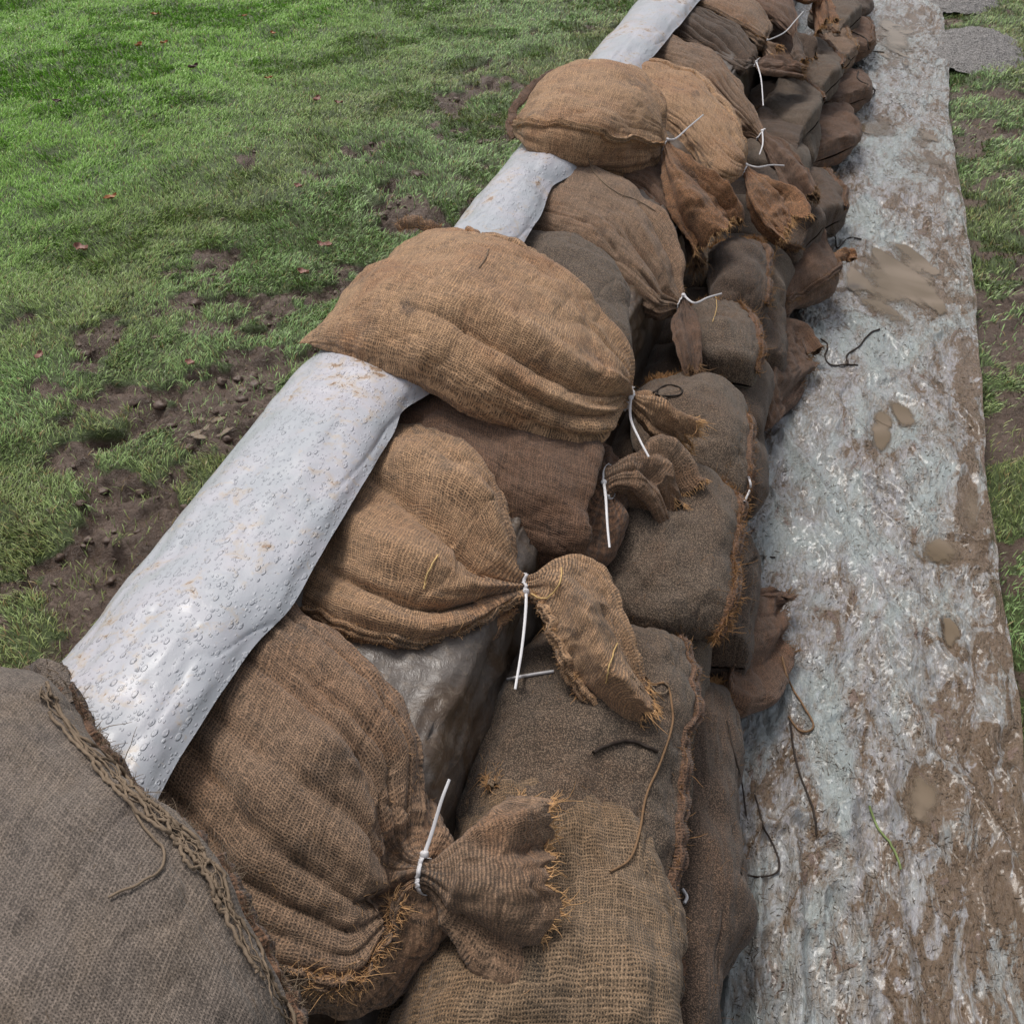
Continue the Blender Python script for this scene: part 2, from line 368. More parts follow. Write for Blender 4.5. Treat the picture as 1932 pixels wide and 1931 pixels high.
    D += 0.004 * ridge[None] * bodyw[:, None] * (1 - np.exp(-s / 0.3))[:, None]
    P = P + N * D[..., None]
    # ragged hem
    if tie is not None:
        rag = ss(0.6, 1, tail_t)[:, None] * (0.020 * vnoise(th * 6, th * 0, 0, sd) + 0.004 * vnoise(th * 25, th * 0, 0, sd + 1))[None]
        P = P + T[:, None] * rag[..., None]
    # uv in metres
    imax = int(np.argmax(halfw)); per = np.linalg.norm(np.diff(np.vstack([P[imax], P[imax][:1]]), axis=0), axis=1)
    U = np.concatenate([[0], np.cumsum(per)[:-1]]); Vv = np.concatenate([[0], np.cumsum(np.linalg.norm(np.diff(c, axis=0), axis=1))])
    # unwrap: seam column doubled
    Pg = np.concatenate([P, P[:, :1]], 1); Ug = np.concatenate([U, [per.sum()]])
    UV = np.stack(np.broadcast_arrays(Ug[None], Vv[:, None]), -1)
    zmin = Pg[..., 2].min()
    root = empty(name, (float(c[nr // 3, 0]), float(c[nr // 3, 1]), float(zmin)))
    tag(root, label, cat, group)
    m = MB[mat]
    cut = nr - 1 if tie is None else int(round(tie / (k - 1) * (nr - 1)))
    def part(nm, i0, i1, mt):
        G = Pg[i0:i1 + 1]; rows = i1 - i0 + 1
        return mesh_obj(nm, G.reshape(-1, 3), grid_faces(rows, nc + 1), mt, root, UV[i0:i1 + 1].reshape(-1, 2))
    b = part('bag_body', 0, cut, m)
    if tie is not None and cut < nr - 2:
        tl = part('gathered_neck', cut, nr - 1, MB[tailmat] if tailmat else m)
        if tailfr:
            q = int(420 * res); jj = r.integers(0, nc, q)
            rt = P[-1, jj]; dd = T[-1][None] + r.normal(size=(q, 3)) * 0.25 + N[-1, jj] * 0.25
            V, F = strands(rt, dd, r.uniform(0.005, 0.022, q) * (1 + 1.5 * (r.random(q) < .06)), 0.001, 0.8, 4, 0.4, r)
            tag(mesh_obj('frayed_hem', V, F, FRM[tailmat or mat], root), kind='stuff')
    # loose fibres standing off the cloth
    if fuzz:
        q = int(fuzz * 1.0); ii = r.integers(2, cut, q); jj = r.integers(0, nc // 2 + 8, q) % nc
        tang = dv[ii, jj] / (np.linalg.norm(dv[ii, jj], axis=1, keepdims=True) + 1e-9)
        dd = N[ii, jj] * 0.5 + tang * r.normal(size=(q, 1)) + r.normal(size=(q, 3)) * 0.5
        V, F = strands(P[ii, jj], dd, r.uniform(0.004, 0.014, q) * (1 + (r.random(q) < 0.04) * 2), 0.00035, 0.9, 4, 0.1, r)
        tag(mesh_obj('loose_fibres', V, F, FRM[mat], root), kind='stuff')
    if endfr:
        q = int(endfr); jj = r.integers(0, nc // 2 + 1, q); rt = P[1, jj]; dd = -T[1][None] + r.normal(size=(q, 3)) * 0.35 + N[3, jj] * 0.4
        V, F = strands(rt, dd, r.uniform(0.008, 0.026, q), 0.0012, 0.6, 4, 0.3, r)
        tag(mesh_obj('frayed_edge', V, F, FRM[mat], root), kind='stuff')
    # frayed seams: (theta, s0, s1, length, lift)
    for (t0, s0, s1, fl, cnt) in seams:
        i0 = int(s0 / (k - 1) * (nr - 1)); i1 = int(s1 / (k - 1) * (nr - 1)); rows = np.arange(i0, i1)
        tt = t0 + 0.05 * vnoise(rows * 0.13, rows * 0., 0, sd + 3)
        jj = (np.round(tt / (2 * math.pi) * nc).astype(int)) % nc
        pth = P[rows, jj]; nn = N[rows, jj]; tg = T[rows]; side = np.cross(tg, nn)
        wav = 0.006 * vnoise(rows * 0.22, rows * 0., 0, sd + 9)[:, None]
        # a folded double lip of cloth
        lips = []
        prof = [(-0.011, -0.003), (-0.010, 0.006), (-0.005, 0.012), (-0.001, 0.003), (0.004, 0.011), (0.009, 0.006), (0.010, -0.003)]
        G = np.stack([pth + side * (u + wav) + nn * (v * (1 + 0.4 * vnoise(rows * 0.5, rows * 0. + u * 99, 0, sd))[:, None]) for u, v in prof], 1)
        uvs = np.stack(np.broadcast_arrays(np.array([p[0] for p in prof])[None], Vv[rows][:, None]), -1)
        mesh_obj('seam', G.reshape(-1, 3), grid_faces(len(rows), len(prof)), m if mat not in ('sandy', 'dark', 'grey') else MB['umber'], root, uvs.reshape(-1, 2))
        q = int(cnt); qi = r.integers(0, len(rows), q); sg = np.where(r.random(q) < 0.5, -1, 1)[:, None]
        rt = pth[qi] + side[qi] * 0.004 * sg + nn[qi] * 0.004
        dd = side[qi] * sg * 0.9 + nn[qi] * 0.35 + r.normal(size=(q, 3)) * 0.3
        V, F = strands(rt, dd, r.uniform(0.15, 1.0, q) * fl * (1 + 1.6 * (r.random(q) < 0.05)), 0.00075, 1.3, 5, 0.25, r)
        tag(mesh_obj('frayed_seam', V, F, FRM[mat], root), kind='stuff')
    if tiespec is not None and tie is not None:
        zip_tie(root, P[cut], T[cut], N[cut], c[cut], *tiespec)
    info = dict(root=root, P=P, N=N, T=T, c=c, s=s, nc=nc, nr=nr, k=k)
    return info

def zip_tie(root, ring, T, N, c, tail_pts, head_px=None, w=0.0055):
    nrm = ring - c; rr = np.linalg.norm(nrm, axis=1, keepdims=True)
    # smooth the ring into a snug band
    K = len(ring); sm = rr[:, 0].copy()
    for _ in range(30): sm = (np.roll(sm, 1) + np.roll(sm, -1) + sm) / 3
    base = c + nrm / rr * (sm[:, None] + 0.0022)
    o = nrm / rr; t = T / np.linalg.norm(T)
    rows = []
    for (u, v) in ((-w / 2, 0), (-w / 2, 0.0014), (w / 2, 0.0014), (w / 2, 0)):
        rows.append(base + t * u + o * v)
    G = np.stack(rows, 0); n4 = 4
    F = []
    for i in range(4):
        for j in range(0, K):
            F.append((i * K + j, i * K + (j + 1) % K, ((i + 1) % 4) * K + (j + 1) % K, ((i + 1) % 4) * K + j))
    band = mesh_obj('zip_tie', G.reshape(-1, 3), np.array(F), M_NYL, root)
    tp = [np.asarray(p, float) for p in tail_pts]
    # head sits where the band points to the tail
    d0 = tp[0] - c; d0 = d0 - t * np.dot(d0, t); d0 /= np.linalg.norm(d0)
    j = int(np.argmax(o @ (d0 + np.array([0, 0, .5]))))
    hp = base[j] + o[j] * 0.0025
    if head_px is not None: hp = np.asarray(head_px, float)
    x = t; z = o[j]; y = np.cross(z, x); y /= np.linalg.norm(y); z = np.cross(x, y)
    s = np.array([0.0052, 0.0050, 0.0038]); V = []
    for lv, k_ in ((-1, 0.85), (-0.7, 1), (0.7, 1), (1, 0.8)):
        for q in range(12):
            a = q / 12 * 2 * math.pi; ca, sa = math.cos(a), math.sin(a); m_ = max(abs(ca), abs(sa)) ** 0.75
            V.append(hp + x * ca / m_ * s[0] * k_ + y * sa / m_ * s[1] * k_ + z * lv * s[2])
    V.append(hp - z * s[2]); V.append(hp + z * s[2])
    F = list(map(tuple, grid_faces(4, 12, True)))
    me_F = np.array(F); caps = [(48, (q + 1) % 12, q) for q in range(12)] + [(49, 36 + q, 36 + (q + 1) % 12) for q in range(12)]
    # triangles for the caps as degenerate-free quads are awkward: two meshes joined through fans
    Vn = np.array(V); quads = []
    for q in range(0, 12, 2):
        quads.append((48, (q + 2) % 12, (q + 1) % 12, q)); quads.append((49, 36 + q, 36 + (q + 1) % 12, 36 + (q + 2) % 12))
    hd = mesh_obj('tie_head', Vn, np.vstack([me_F, np.array(quads)]), M_NYL, None, smooth=False)
    hd.parent = band
    hd.data.transform(Matrix.Translation(-Vector([float(v) for v in root.location])))
    pts = [hp] + tp
    V, F, _ = tube(pts, np.linspace(w / 2, w / 2 * 0.75, 24), 24, 8, flat=0.33, nrm=(CAM - hp))
    tl = mesh_obj('tie_tail', V, F, M_NYL, None)
    tl.parent = band; tl.data.transform(Matrix.Translation(-Vector([float(v) for v in root.location])))

def blob(cx, cy, z, rx, ry, h, rot=0.0):
    """stations of a plump bag seen at (cx,cy), long axis turned by rot (image plane)"""
    out = []
    for u, w in ((-1, 0.72), (-0.7, 0.95), (-.2, 1.0), (0.3, 1.0), (0.75, 0.92), (1, 0.7)):
        ca, sa = math.cos(rot), math.sin(rot)
        mx, my = cx + u * rx * ca, cy + u * rx * sa
        out.append((mx + sa * ry * w, my - ca * ry * w, z, mx - sa * ry * w, my + ca * ry * w, z, h))
    return W(*out)

# ------------------------------------------------------------------ ground
rf_ = np.random.default_rng(44)
FEET = [(-rf_.uniform(1.0, 2.6), rf_.uniform(0.9, 4.5), rf_.uniform(0, 3.1)) for _ in range(34)]
def ground_h(x, y):
    x = np.asarray(x, float); y = np.asarray(y, float)
    m = mudmask(x, y)
    h = 0.018 * fbm(x * 1.3, y * 1.3, 0, 3, 3) + 0.006 * fbm(x * 6, y * 6, 0, 8, 3)
    h = h + m * (0.018 * fbm(x * 9, y * 9, 0, 21, 4, 0.6) - 0.018 + 0.012 * (0.4 - np.abs(fbm(x * 24, y * 24, 0, 22, 2))))
    for (fx, fy, fa) in FEET:
        u = (x - fx) * math.cos(fa) + (y - fy) * math.sin(fa); v = -(x - fx) * math.sin(fa) + (y - fy) * math.cos(fa)
        q = np.sqrt((u / 0.13) ** 2 + (v / 0.055) ** 2); h = h - (0.1 + 0.9 * m) * 0.022 * ss(1.2, 0.6, q) + m * 0.008 * np.exp(-((q - 1.25) / 0.2) ** 2)
    dd = np.abs(fbm(x * 5.0, y * 5.0, 0, 40, 2)); h = h - m * 0.016 * np.exp(-(dd / 0.18) ** 2)
    near = ss(-0.15, -0.02, x) * ss(0.80, 0.60, x)     # flat below the ground sheet
    h = h * (1 - near) + near * (-0.035)
    h = h * ss(-1.1, -1.25, x) + np.where(x > -1.2, (1 - ss(-1.1, -1.25, x)) * h, 0)
    return h - 0.01
def mudmask(x, y):
    x = np.asarray(x, float); y = np.asarray(y, float)
    d = -x
    n = 0.8 * fbm(x * 3.4, y * 3.4, 0, 11, 4, 0.65) + 0.5 * fbm(x * 13, y * 13, 0, 12, 3)
    th = np.where(x < 0, 1.1 * ss(1.1, 3.0, d) + 0.40 * ss(2.3, 5, y) - 0.03, 0.15)
    return ss(-0.22, 0.28, n - th)
gx = np.unique(np.concatenate([np.linspace(-60, -7, 30), np.linspace(-7, -3, 220), np.linspace(-3, 1.6, 520), np.linspace(1.6, 60, 40)]))
gy = np.unique(np.concatenate([np.linspace(-40, 0, 30), np.linspace(0, 3.6, 420), np.linspace(3.6, 9.5, 330), np.linspace(9.5, 90, 50)]))
X, Y = np.meshgrid(gx, gy)
Z = ground_h(X, Y); MM = mudmask(X, Y)
tcol = np.stack([MM, MM, MM], -1).reshape(-1, 3)
t = NT('wet_mud_and_turf'); g = t.n('ShaderNodeTexCoord'); at_ = t.n('ShaderNodeAttribute', _attribute_name='tint')
P_ = g.outputs['Object']
n1 = t.noise(P_, 9, 6, 0.65, 0.5); n2 = t.noise(P_, 70, 5, 0.7, 0.4); n3 = t.noise(P_, 260, 4, 0.7)
mud = t.mix(t.ramp(n1, 0.35, 0.65), (0.10, 0.065, 0.047), (0.20, 0.142, 0.112))
mud = t.mix(t.ramp(n2, 0.38, 0.62), mud, (0.11, 0.073, 0.052))
mud = t.mix(t.ramp(n3, 0.6, 0.75, 0, 0.5), mud, (0.05, 0.033, 0.022))
turf = t.mix(n2, (0.05, 0.075, 0.02), (0.10, 0.14, 0.04))
turf = t.mix(t.ramp(n3, 0.5, 0.7, 0, 0.6), turf, (0.05, 0.04, 0.022))
c = t.mix(t.ramp(at_.outputs['Fac'], 0.2, 0.7), turf, mud)
t.l(c, t.b.inputs['Base Color'])
t.l(t.ramp(n1, 0.35, 0.7, 0.25, 0.6), t.b.inputs['Roughness']); t.b.inputs['Specular IOR Level'].default_value = 0.5
t.l(t.bump(t.math('ADD', n2, t.math('MULTIPLY', n3, 0.35)), 1.0, 0.012), t.b.inputs['Normal'])
tag(mesh_obj('ground', np.stack([X, Y, Z], -1).reshape(-1, 3), grid_faces(len(gy), len(gx)), t.m, None, colattr=tcol), kind='structure')

# grass: real blades, lying and combed in tufts
def blades(xy, lmin, lmax, wid, seed):
    r = np.random.default_rng(seed); n = len(xy); x, y = xy[:, 0], xy[:, 1]
    z = ground_h(x, y)
    L = r.uniform(lmin, lmax, n)
    ang = 3.0 * fbm(x * 3.1, y * 3.1, 0, 77, 3) + 0.9 + r.normal(size=n) * 1.05
    lean = np.clip(r.normal(1.05, 0.28, n), 0.15, 1.45)
    d = np.stack([np.cos(ang), np.sin(ang), np.zeros(n)], 1); side = np.stack([-np.sin(ang), np.cos(ang), np.zeros(n)], 1)
    w = wid * r.uniform(0.6, 1.3, n)
    rows = []; p = np.stack([x, y, z - 0.004], 1); seg = 4; tw = r.normal(size=n) * 0.5
    for s in range(seg + 1):
        f = s / seg; ww = w * (1 - f ** 1.8) + 0.00015
        sd = side * np.cos(tw * f)[:, None] + np.array([0, 0, 1.]) * np.sin(tw * f + 0.3)[:, None]
        rows.append(p - sd * ww[:, None] / 2); rows.append(p + sd * ww[:, None] / 2)
        la = lean * (0.35 + 1.05 * f)
        p = p + (d * np.sin(la)[:, None] + np.array([0, 0, 1.]) * np.cos(la)[:, None]) * (L / seg)[:, None]
    V = np.stack(rows, 1).reshape(-1, 3); m = (seg + 1) * 2
    b = np.arange(n)[:, None] * m
    F = np.concatenate([b + np.array([[2 * s, 2 * s + 1, 2 * s + 3, 2 * s + 2]]) for s in range(seg)], 0)
    lush = ss(1.4, 3.6, -x) * 1.0
    hue = fbm(x * 1.7, y * 1.7, 0, 91, 3); rn = r.random(n)
    c0 = np.array([0.24, 0.45, 0.065]); c1 = np.array([0.30, 0.46, 0.17]); c2 = np.array([0.28, 0.30, 0.10]); c3 = np.array([0.30, 0.22, 0.09])
    a = np.clip(0.5 + hue, 0, 1)[:, None]; C = c1 * (1 - lush[:, None]) + c0 * lush[:, None]
    C = C * (1 - 0.75 * (1 - lush[:, None]) * a) + c2 * 0.75 * (1 - lush[:, None]) * a
    C = np.where((rn < 0.035 + 0.07 * (1 - lush))[:, None], c3, C) * r.uniform(0.65, 1.6, n)[:, None]
    if True:
        mud_ = (r.random(n) < 0.25 * (1 - lush))[:, None]; C = np.where(mud_, np.array([0.10, 0.085, 0.04]), C)
    return V, F, np.repeat(C, m, 0)
def scatter(x0, x1, y0, y1, dens, seed, lm, lM, wd):
    r = np.random.default_rng(seed); n = int((x1 - x0) * (y1 - y0) * dens)
    xy = np.stack([r.uniform(x0, x1, n), r.uniform(y0, y1, n)], 1)
    m = mudmask(xy[:, 0], xy[:, 1]); tuft = ss(-0.5, 0.5, fbm(xy[:, 0] * 14, xy[:, 1] * 14, 0, 60, 2))
    keep = r.random(n) < (1 - m * 0.88) * (0.4 + 0.6 * tuft)
    # only the ground that this side of the wall shows
    xy = xy[keep]; d = np.stack([xy[:, 0], xy[:, 1], np.full(len(xy), -H)], 1); dep = d @ FWD
    px = FP * (d @ Rt) / dep; py = FP * (d @ UP) / dep
    v = (dep > 0.1) & (np.abs(px) < 1600) & (np.abs(py) < 1400)
    return blades(xy[v], lm, lM, wd, seed + 1)
zones = [(-3.0, -0.86, 0.6, 3.4, 42000, 1, 0.014, 0.036, 0.0024), (-5.5, -3.0, 1.2, 4.2, 24000, 2, 0.017, 0.038, 0.0031), (-3.0, -0.86, 3.4, 6.5, 22000, 3, 0.015, 0.038, 0.0031),
         (-7.5, -3.0, 4.2, 8.5, 15000, 4, 0.019, 0.041, 0.0045), (-3.0, -0.8, 6.5, 9.5, 11000, 5, 0.022, 0.041, 0.0045), (0.585, 2.4, 0.5, 3.2, 30000, 6, 0.013, 0.034, 0.0023), (0.6, 2.2, 3.2, 9.5, 15000, 7, 0.019, 0.038, 0.0036)]
GV, GF, GC, o_ = [], [], [], 0
for zz in zones:
    V, F, C_ = scatter(zz[0], zz[1], zz[2], zz[3], zz[4], zz[5], zz[6], zz[7], zz[8]); GV.append(V); GF.append(F + o_); GC.append(C_); o_ += len(V)
t = NT('grass_blade'); a_ = t.n('ShaderNodeAttribute', _attribute_name='tint'); t.l(a_.outputs['Color'], t.b.inputs['Base Color'])
t.b.inputs['Roughness'].default_value = 0.42; t.b.inputs['Specular IOR Level'].default_value = 0.6
try: t.b.inputs['Subsurface Weight'].default_value = 0.0
except Exception: pass
tag(mesh_obj('grass', np.concatenate(GV), np.concatenate(GF), t.m, None, colattr=np.concatenate(GC)), 'short wet trampled grass thinning into mud towards the sandbags', 'grass', kind='stuff')
print('grass verts', o_)

# clods kicked out of the trodden mud
r = np.random.default_rng(31); cx_ = -r.uniform(.95, 3.2, 3000); cy_ = r.uniform(.6, 5, 3000); kk = r.random(3000) < mudmask(cx_, cy_) * np.clip(1.3 - .35 * -cx_, .1, 1); cx_, cy_ = cx_[kk], cy_[kk]
la = np.linspace(0.05, math.pi - .05, 7)[:, None]; lo = np.linspace(0, 2 * math.pi, 10, endpoint=False)[None]; SP = np.stack([np.sin(la) * np.cos(lo), np.sin(la) * np.sin(lo), np.cos(la) + 0 * lo], -1).reshape(-1, 3)
CV, CF = [], []
for i in range(len(cx_)):
    sz = 0.004 + 0.013 * r.random() ** 2.5; q = SP * (1 + 0.45 * fbm(SP[:, 0] * 1.7 + i * 3.1, SP[:, 1] * 1.7, SP[:, 2] * 1.7, 5, 3))[:, None] * sz * np.array([r.uniform(.8, 1.5), r.uniform(.8, 1.3), .65])
    CV.append(q + np.array([cx_[i], cy_[i], float(ground_h(cx_[i], cy_[i])) + sz * .25])); CF.append(grid_faces(7, 10, True) + i * 70)
tag(mesh_obj('mud_clods', np.concatenate(CV), np.concatenate(CF), plain('clod_mud', (0.12, 0.08, 0.06), 0.55, .4, .5, 150)), 'small wet clods of mud strewn over the trodden ground left of the wall', 'mud', kind='stuff')
# ------------------------------------------------------------------ ground sheet
SX0 = -0.30
def sheet_edge(y): return 0.598 + 0.012 * np.sin(y * 2.1) + 0.008 * fbm(y * 3.0, y * 0, 0, 5, 3)
PUD = [(1705, 535, 88, 62), (1690, 785, 40, 22), (1660, 830, 22, 40), (1768, 1035, 45, 25), (1835, 960, 22, 50), (1790, 1205, 16, 30), (1745, 1505, 45, 42), (1660, 238, 38, 17), (1740, 305, 40, 22), (1690, 75, 35, 40), (1745, 262, 22, 14), (1900, 1690, 30, 50)]
PW = []
for (px, py, rx, ry) in PUD:
    c0 = at(px, py, 0.0); ex = at(px + rx, py, 0.0); ey = at(px, py - ry, 0.0)
    PW.append((c0[0], c0[1], np.linalg.norm(ex - c0), np.linalg.norm(ey - c0)))
def sheet_h(x, y):
    x = np.asarray(x, float); y = np.asarray(y, float)
    u = x * 0.88 + y * 0.47; v = -x * 0.47 + y * 0.88
    h = 0.010 * fbm(x * 3, y * 2, 0, 51, 2)
    wr = fbm(v * 2.2 + 0.6 * fbm(x * 3, y * 3, 0, 61, 2), u * 9, 0, 52, 3)
    h = h + 0.013 * (1 - np.abs(wr) * 2.6).clip(-.6, 1)
    f2 = fbm(x * 22 + 1.5 * fbm(x * 5, y * 5, 0, 70, 2), y * 9, 0, 53, 3, 0.55); h = h + 0.010 * (0.5 - np.abs(f2)) * (0.5 + 0.8 * vnoise(x * 4, y * 4, 0, 54))
    f3 = fbm(x * 45, y * 40, 0, 58, 3, 0.6); h = h + 0.0035 * (0.5 - np.abs(f3))
    ca = fbm(v * 3.2 + 0.5 * vnoise(x * 6, y * 6, 0, 63), u * 11, 0, 64, 2); h = h + 0.007 * np.exp(-np.abs(ca) / 0.05) * ss(-.3, .4, vnoise(x * 5, y * 4, 0, 65))
    # long folds next to the camera, running down along the wall
    near = ss(1.45, 0.95, y); fx = x + 0.10 * y + 0.01 * vnoise(y * 5, y * 0, 0, 57)
    for cx_, w_, a_2 in ((0.30, 0.012, 0.026), (0.235, 0.010, 0.022), (0.40, 0.016, 0.016), (0.19, 0.010, 0.02), (0.47, .014, .014)):
        h = h + near * a_2 * np.exp(-((fx - cx_) / w_) ** 2)
    for (cx, cy, rx, ry) in PW:
        q = ((x - cx) / rx) ** 2 + ((y - cy) / ry) ** 2
        h = h * (1 - 0.9 * np.exp(-q * 0.6)) - 0.010 * np.exp(-q * 0.8) + 0.006 * np.exp(-((np.sqrt(q) - 1.5) / 0.3) ** 2)
    h = h + 0.03 * ss(0.05, -0.2, x)
    return h + 0.008
ys = np.concatenate([np.arange(0.3, 2.2, 0.0035), np.arange(2.2, 4.2, 0.007), np.arange(4.2, 12, 0.02)])
us = np.linspace(0, 1, 300)
U_, Y_ = np.meshgrid(us, ys); E_ = sheet_edge(Y_); X_ = SX0 + (E_ - SX0) * U_
Z_ = sheet_h(X_, Y_); edge = ss(0.97, 1.0, U_)
Z_ = Z_ * (1 - edge) + edge * (0.002 + 0.006 * vnoise(Y_ * 7, Y_ * 0, 0, 3))
t = NT('muddy_plastic_sheet'); g = t.n('ShaderNodeTexCoord'); P_ = g.outputs['Object']
mp = t.n('ShaderNodeMapping'); t.l(P_, mp.inputs[0]); mp.inputs['Rotation'].default_value = (0, 0, -0.73); mp.inputs['Scale'].default_value = (2.0, 0.75, 1)
Q_ = mp.outputs[0]
a1 = t.noise(Q_, 3.0, 7, 0.62, 1.0); a2 = t.noise(Q_, 10, 7, 0.66, 1.2); a3 = t.noise(Q_, 48, 5, 0.7, 0.8); a4 = t.noise(P_, 330, 3, 0.7)
base = t.mix(t.ramp(a1, 0.35, 0.65), (0.40, 0.445, 0.44), (0.46, 0.44, 0.48))
base = t.mix(t.ramp(a3, 0.38, 0.6), t.mix(0.6, base, (0.36, 0.37, 0.34)), base)
base = t.mix(t.ramp(a3, 0.58, 0.70, 0, .6), base, (0.68, 0.70, 0.73))
pa_ = t.n('ShaderNodeAttribute', _attribute_name='tint'); sepg = t.n('ShaderNodeSeparateXYZ'); t.l(P_, sepg.inputs[0])
edgeb = t.ramp(sepg.outputs[0], 0.30, 0.60, 0.0, 0.06); nearb = t.ramp(sepg.outputs[1], 2.4, 0.9, 0.0, 0.035)
mk = t.math('ADD', t.math('ADD', t.math('MULTIPLY', a1, 0.5), t.math('MULTIPLY', a2, 0.5)), t.math('ADD', t.math('ADD', edgeb, nearb), t.math('MULTIPLY', pa_.outputs['Fac'], 0.06)))
thin = t.ramp(mk, 0.44, 0.56); thick = t.ramp(mk, 0.565, 0.60)
c = t.mix(t.math('MULTIPLY', thin, t.ramp(a3, 0.62, 0.36, 0.3, 0.95)), base, (0.24, 0.19, 0.145))
c = t.mix(t.math('MULTIPLY', thick, 0.92), c, t.mix(a3, (0.12, 0.075, 0.04), (0.22, 0.14, 0.08)))
c = t.mix(t.ramp(a2, 0.62, 0.66, 0, 0.5), c, (0.24, 0.165, 0.15))
c = t.mix(t.ramp(a4, 0.66, 0.74, 0, 0.7), c, (0.05, 0.04, 0.03))
t.l(c, t.b.inputs['Base Color'])
t.l(t.ramp(mk, 0.5, 0.62, 0.11, 0.2), t.b.inputs['Roughness']); t.b.inputs['Specular IOR Level'].default_value = 0.5
vo = t.n('ShaderNodeTexVoronoi', Scale=150.0); t.l(P_, vo.inputs['Vector'])
drop = t.ramp(vo.outputs['Distance'], 0.0, 0.45, 1, 0); dm_ = t.ramp(a2, 0.45, 0.55)
hh = t.math('ADD', t.math('MULTIPLY', t.math('MULTIPLY', drop, dm_), 0.5), t.math('ADD', t.math('MULTIPLY', a3, 1.0), t.math('MULTIPLY', a2, 2.6)))
t.b.inputs['Coat Weight'].default_value = 0.4; t.b.inputs['Coat Roughness'].default_value = 0.14; t.l(t.bump(hh, 0.9, 0.008), t.b.inputs['Normal'])
pt = np.zeros_like(X_)
for (cx, cy, rx, ry) in PW: pt = np.maximum(pt, np.exp(-(np.sqrt(((X_ - cx) / rx) ** 2 + ((Y_ - cy) / ry) ** 2) / 1.6) ** 4))
gs = mesh_obj('ground_sheet', np.stack([X_, Y_, Z_], -1).reshape(-1, 3), grid_faces(len(ys), len(us)), t.m, colattr=np.repeat(pt.reshape(-1, 1), 3, 1))
tag(gs, 'long pale crumpled plastic sheet smeared with mud, on the ground beside the sandbag wall', 'plastic sheet')
# puddles on the sheet
def water(name):
    t = NT(name); g = t.n('ShaderNodeTexCoord'); n = t.ramp(t.noise(g.outputs['Object'], 4, 2, 0.5, 0.8), 0.3, 0.7)
    c = t.mix(n, (0.15, 0.108, 0.064), (0.25, 0.19, 0.135)); a_ = t.n('ShaderNodeAttribute', _attribute_name='tint')
    t.l(c, t.b.inputs['Base Color']); t.b.inputs['Roughness'].default_value = 0.05; t.b.inputs['IOR'].default_value = 1.33; t.b.inputs['Specular IOR Level'].default_value = 0.8
    t.l(t.ramp(a_.outputs['Fac'], 0.0, 1.0, 0.0, 1.0), t.b.inputs['Alpha'])
    return t.m
M_WATER = water('muddy_water')
def puddle(cx, cy, rx, ry, hf, i, q1, size=1.3, dep=0.008):
    rr = np.linspace(0, 1, 70)[:, None]; th = np.linspace(0, 2 * math.pi, 220, endpoint=False)[None]
    e_ = size * (1 + 0.06 * fbm(np.cos(th) * 1.6, np.sin(th) * 1.6, i * 3.3, 80, 4, 0.6))
    X2 = cx + rr * np.cos(th) * rx * e_; Y2 = cy + rr * np.sin(th) * ry * e_
    hz = hf(X2, Y2); zl = float(np.percentile(hz[50], q1)) + 0.0004
    a = ss(0, 1, (zl - hz) / dep) * ss(1.0, 0.86, rr + 0 * th)
    tag(mesh_obj('puddle', np.stack([X2, Y2, np.full_like(X2, zl)], -1).reshape(-1, 3), grid_faces(70, 220, True), M_WATER, colattr=np.repeat(a.reshape(-1, 1), 3, 1)), kind='structure')
for i, (cx, cy, rx, ry) in enumerate(PW): puddle(cx, cy, rx, ry, sheet_h, i, 72 if i == 0 else 60)

# bits of grass and dirt washed on the sheet
r = np.random.default_rng(12); n = 6500
bx = r.uniform(-0.02, 0.59, n); by = 0.75 + r.random(n) ** 1.6 * 6; keep = fbm(bx * 6, by * 5, 0, 33, 3) > -0.1; bx, by = bx[keep], by[keep]; n = len(bx)
rt = np.stack([bx, by, sheet_h(bx, by) + 0.0015], 1); an = 1.1 + r.normal(size=n) * 0.9
V, F = strands(rt, np.stack([np.cos(an), np.sin(an), np.zeros(n) + 0.03], 1), r.uniform(0.003, 0.012, n) * (1 + 0.15 * by), r.uniform(0.0004, 0.0009, n) * (1 + 0.25 * by), 0.35, 3, 0.0, r)
tag(mesh_obj('grass_clippings', V, F, plain('wet_dark_bits', (0.09, 0.065, 0.04), 0.5, 0.5, 0.4, 20)), 'dark flecks of grass and soil stuck all over the pale ground sheet', 'debris', kind='stuff')

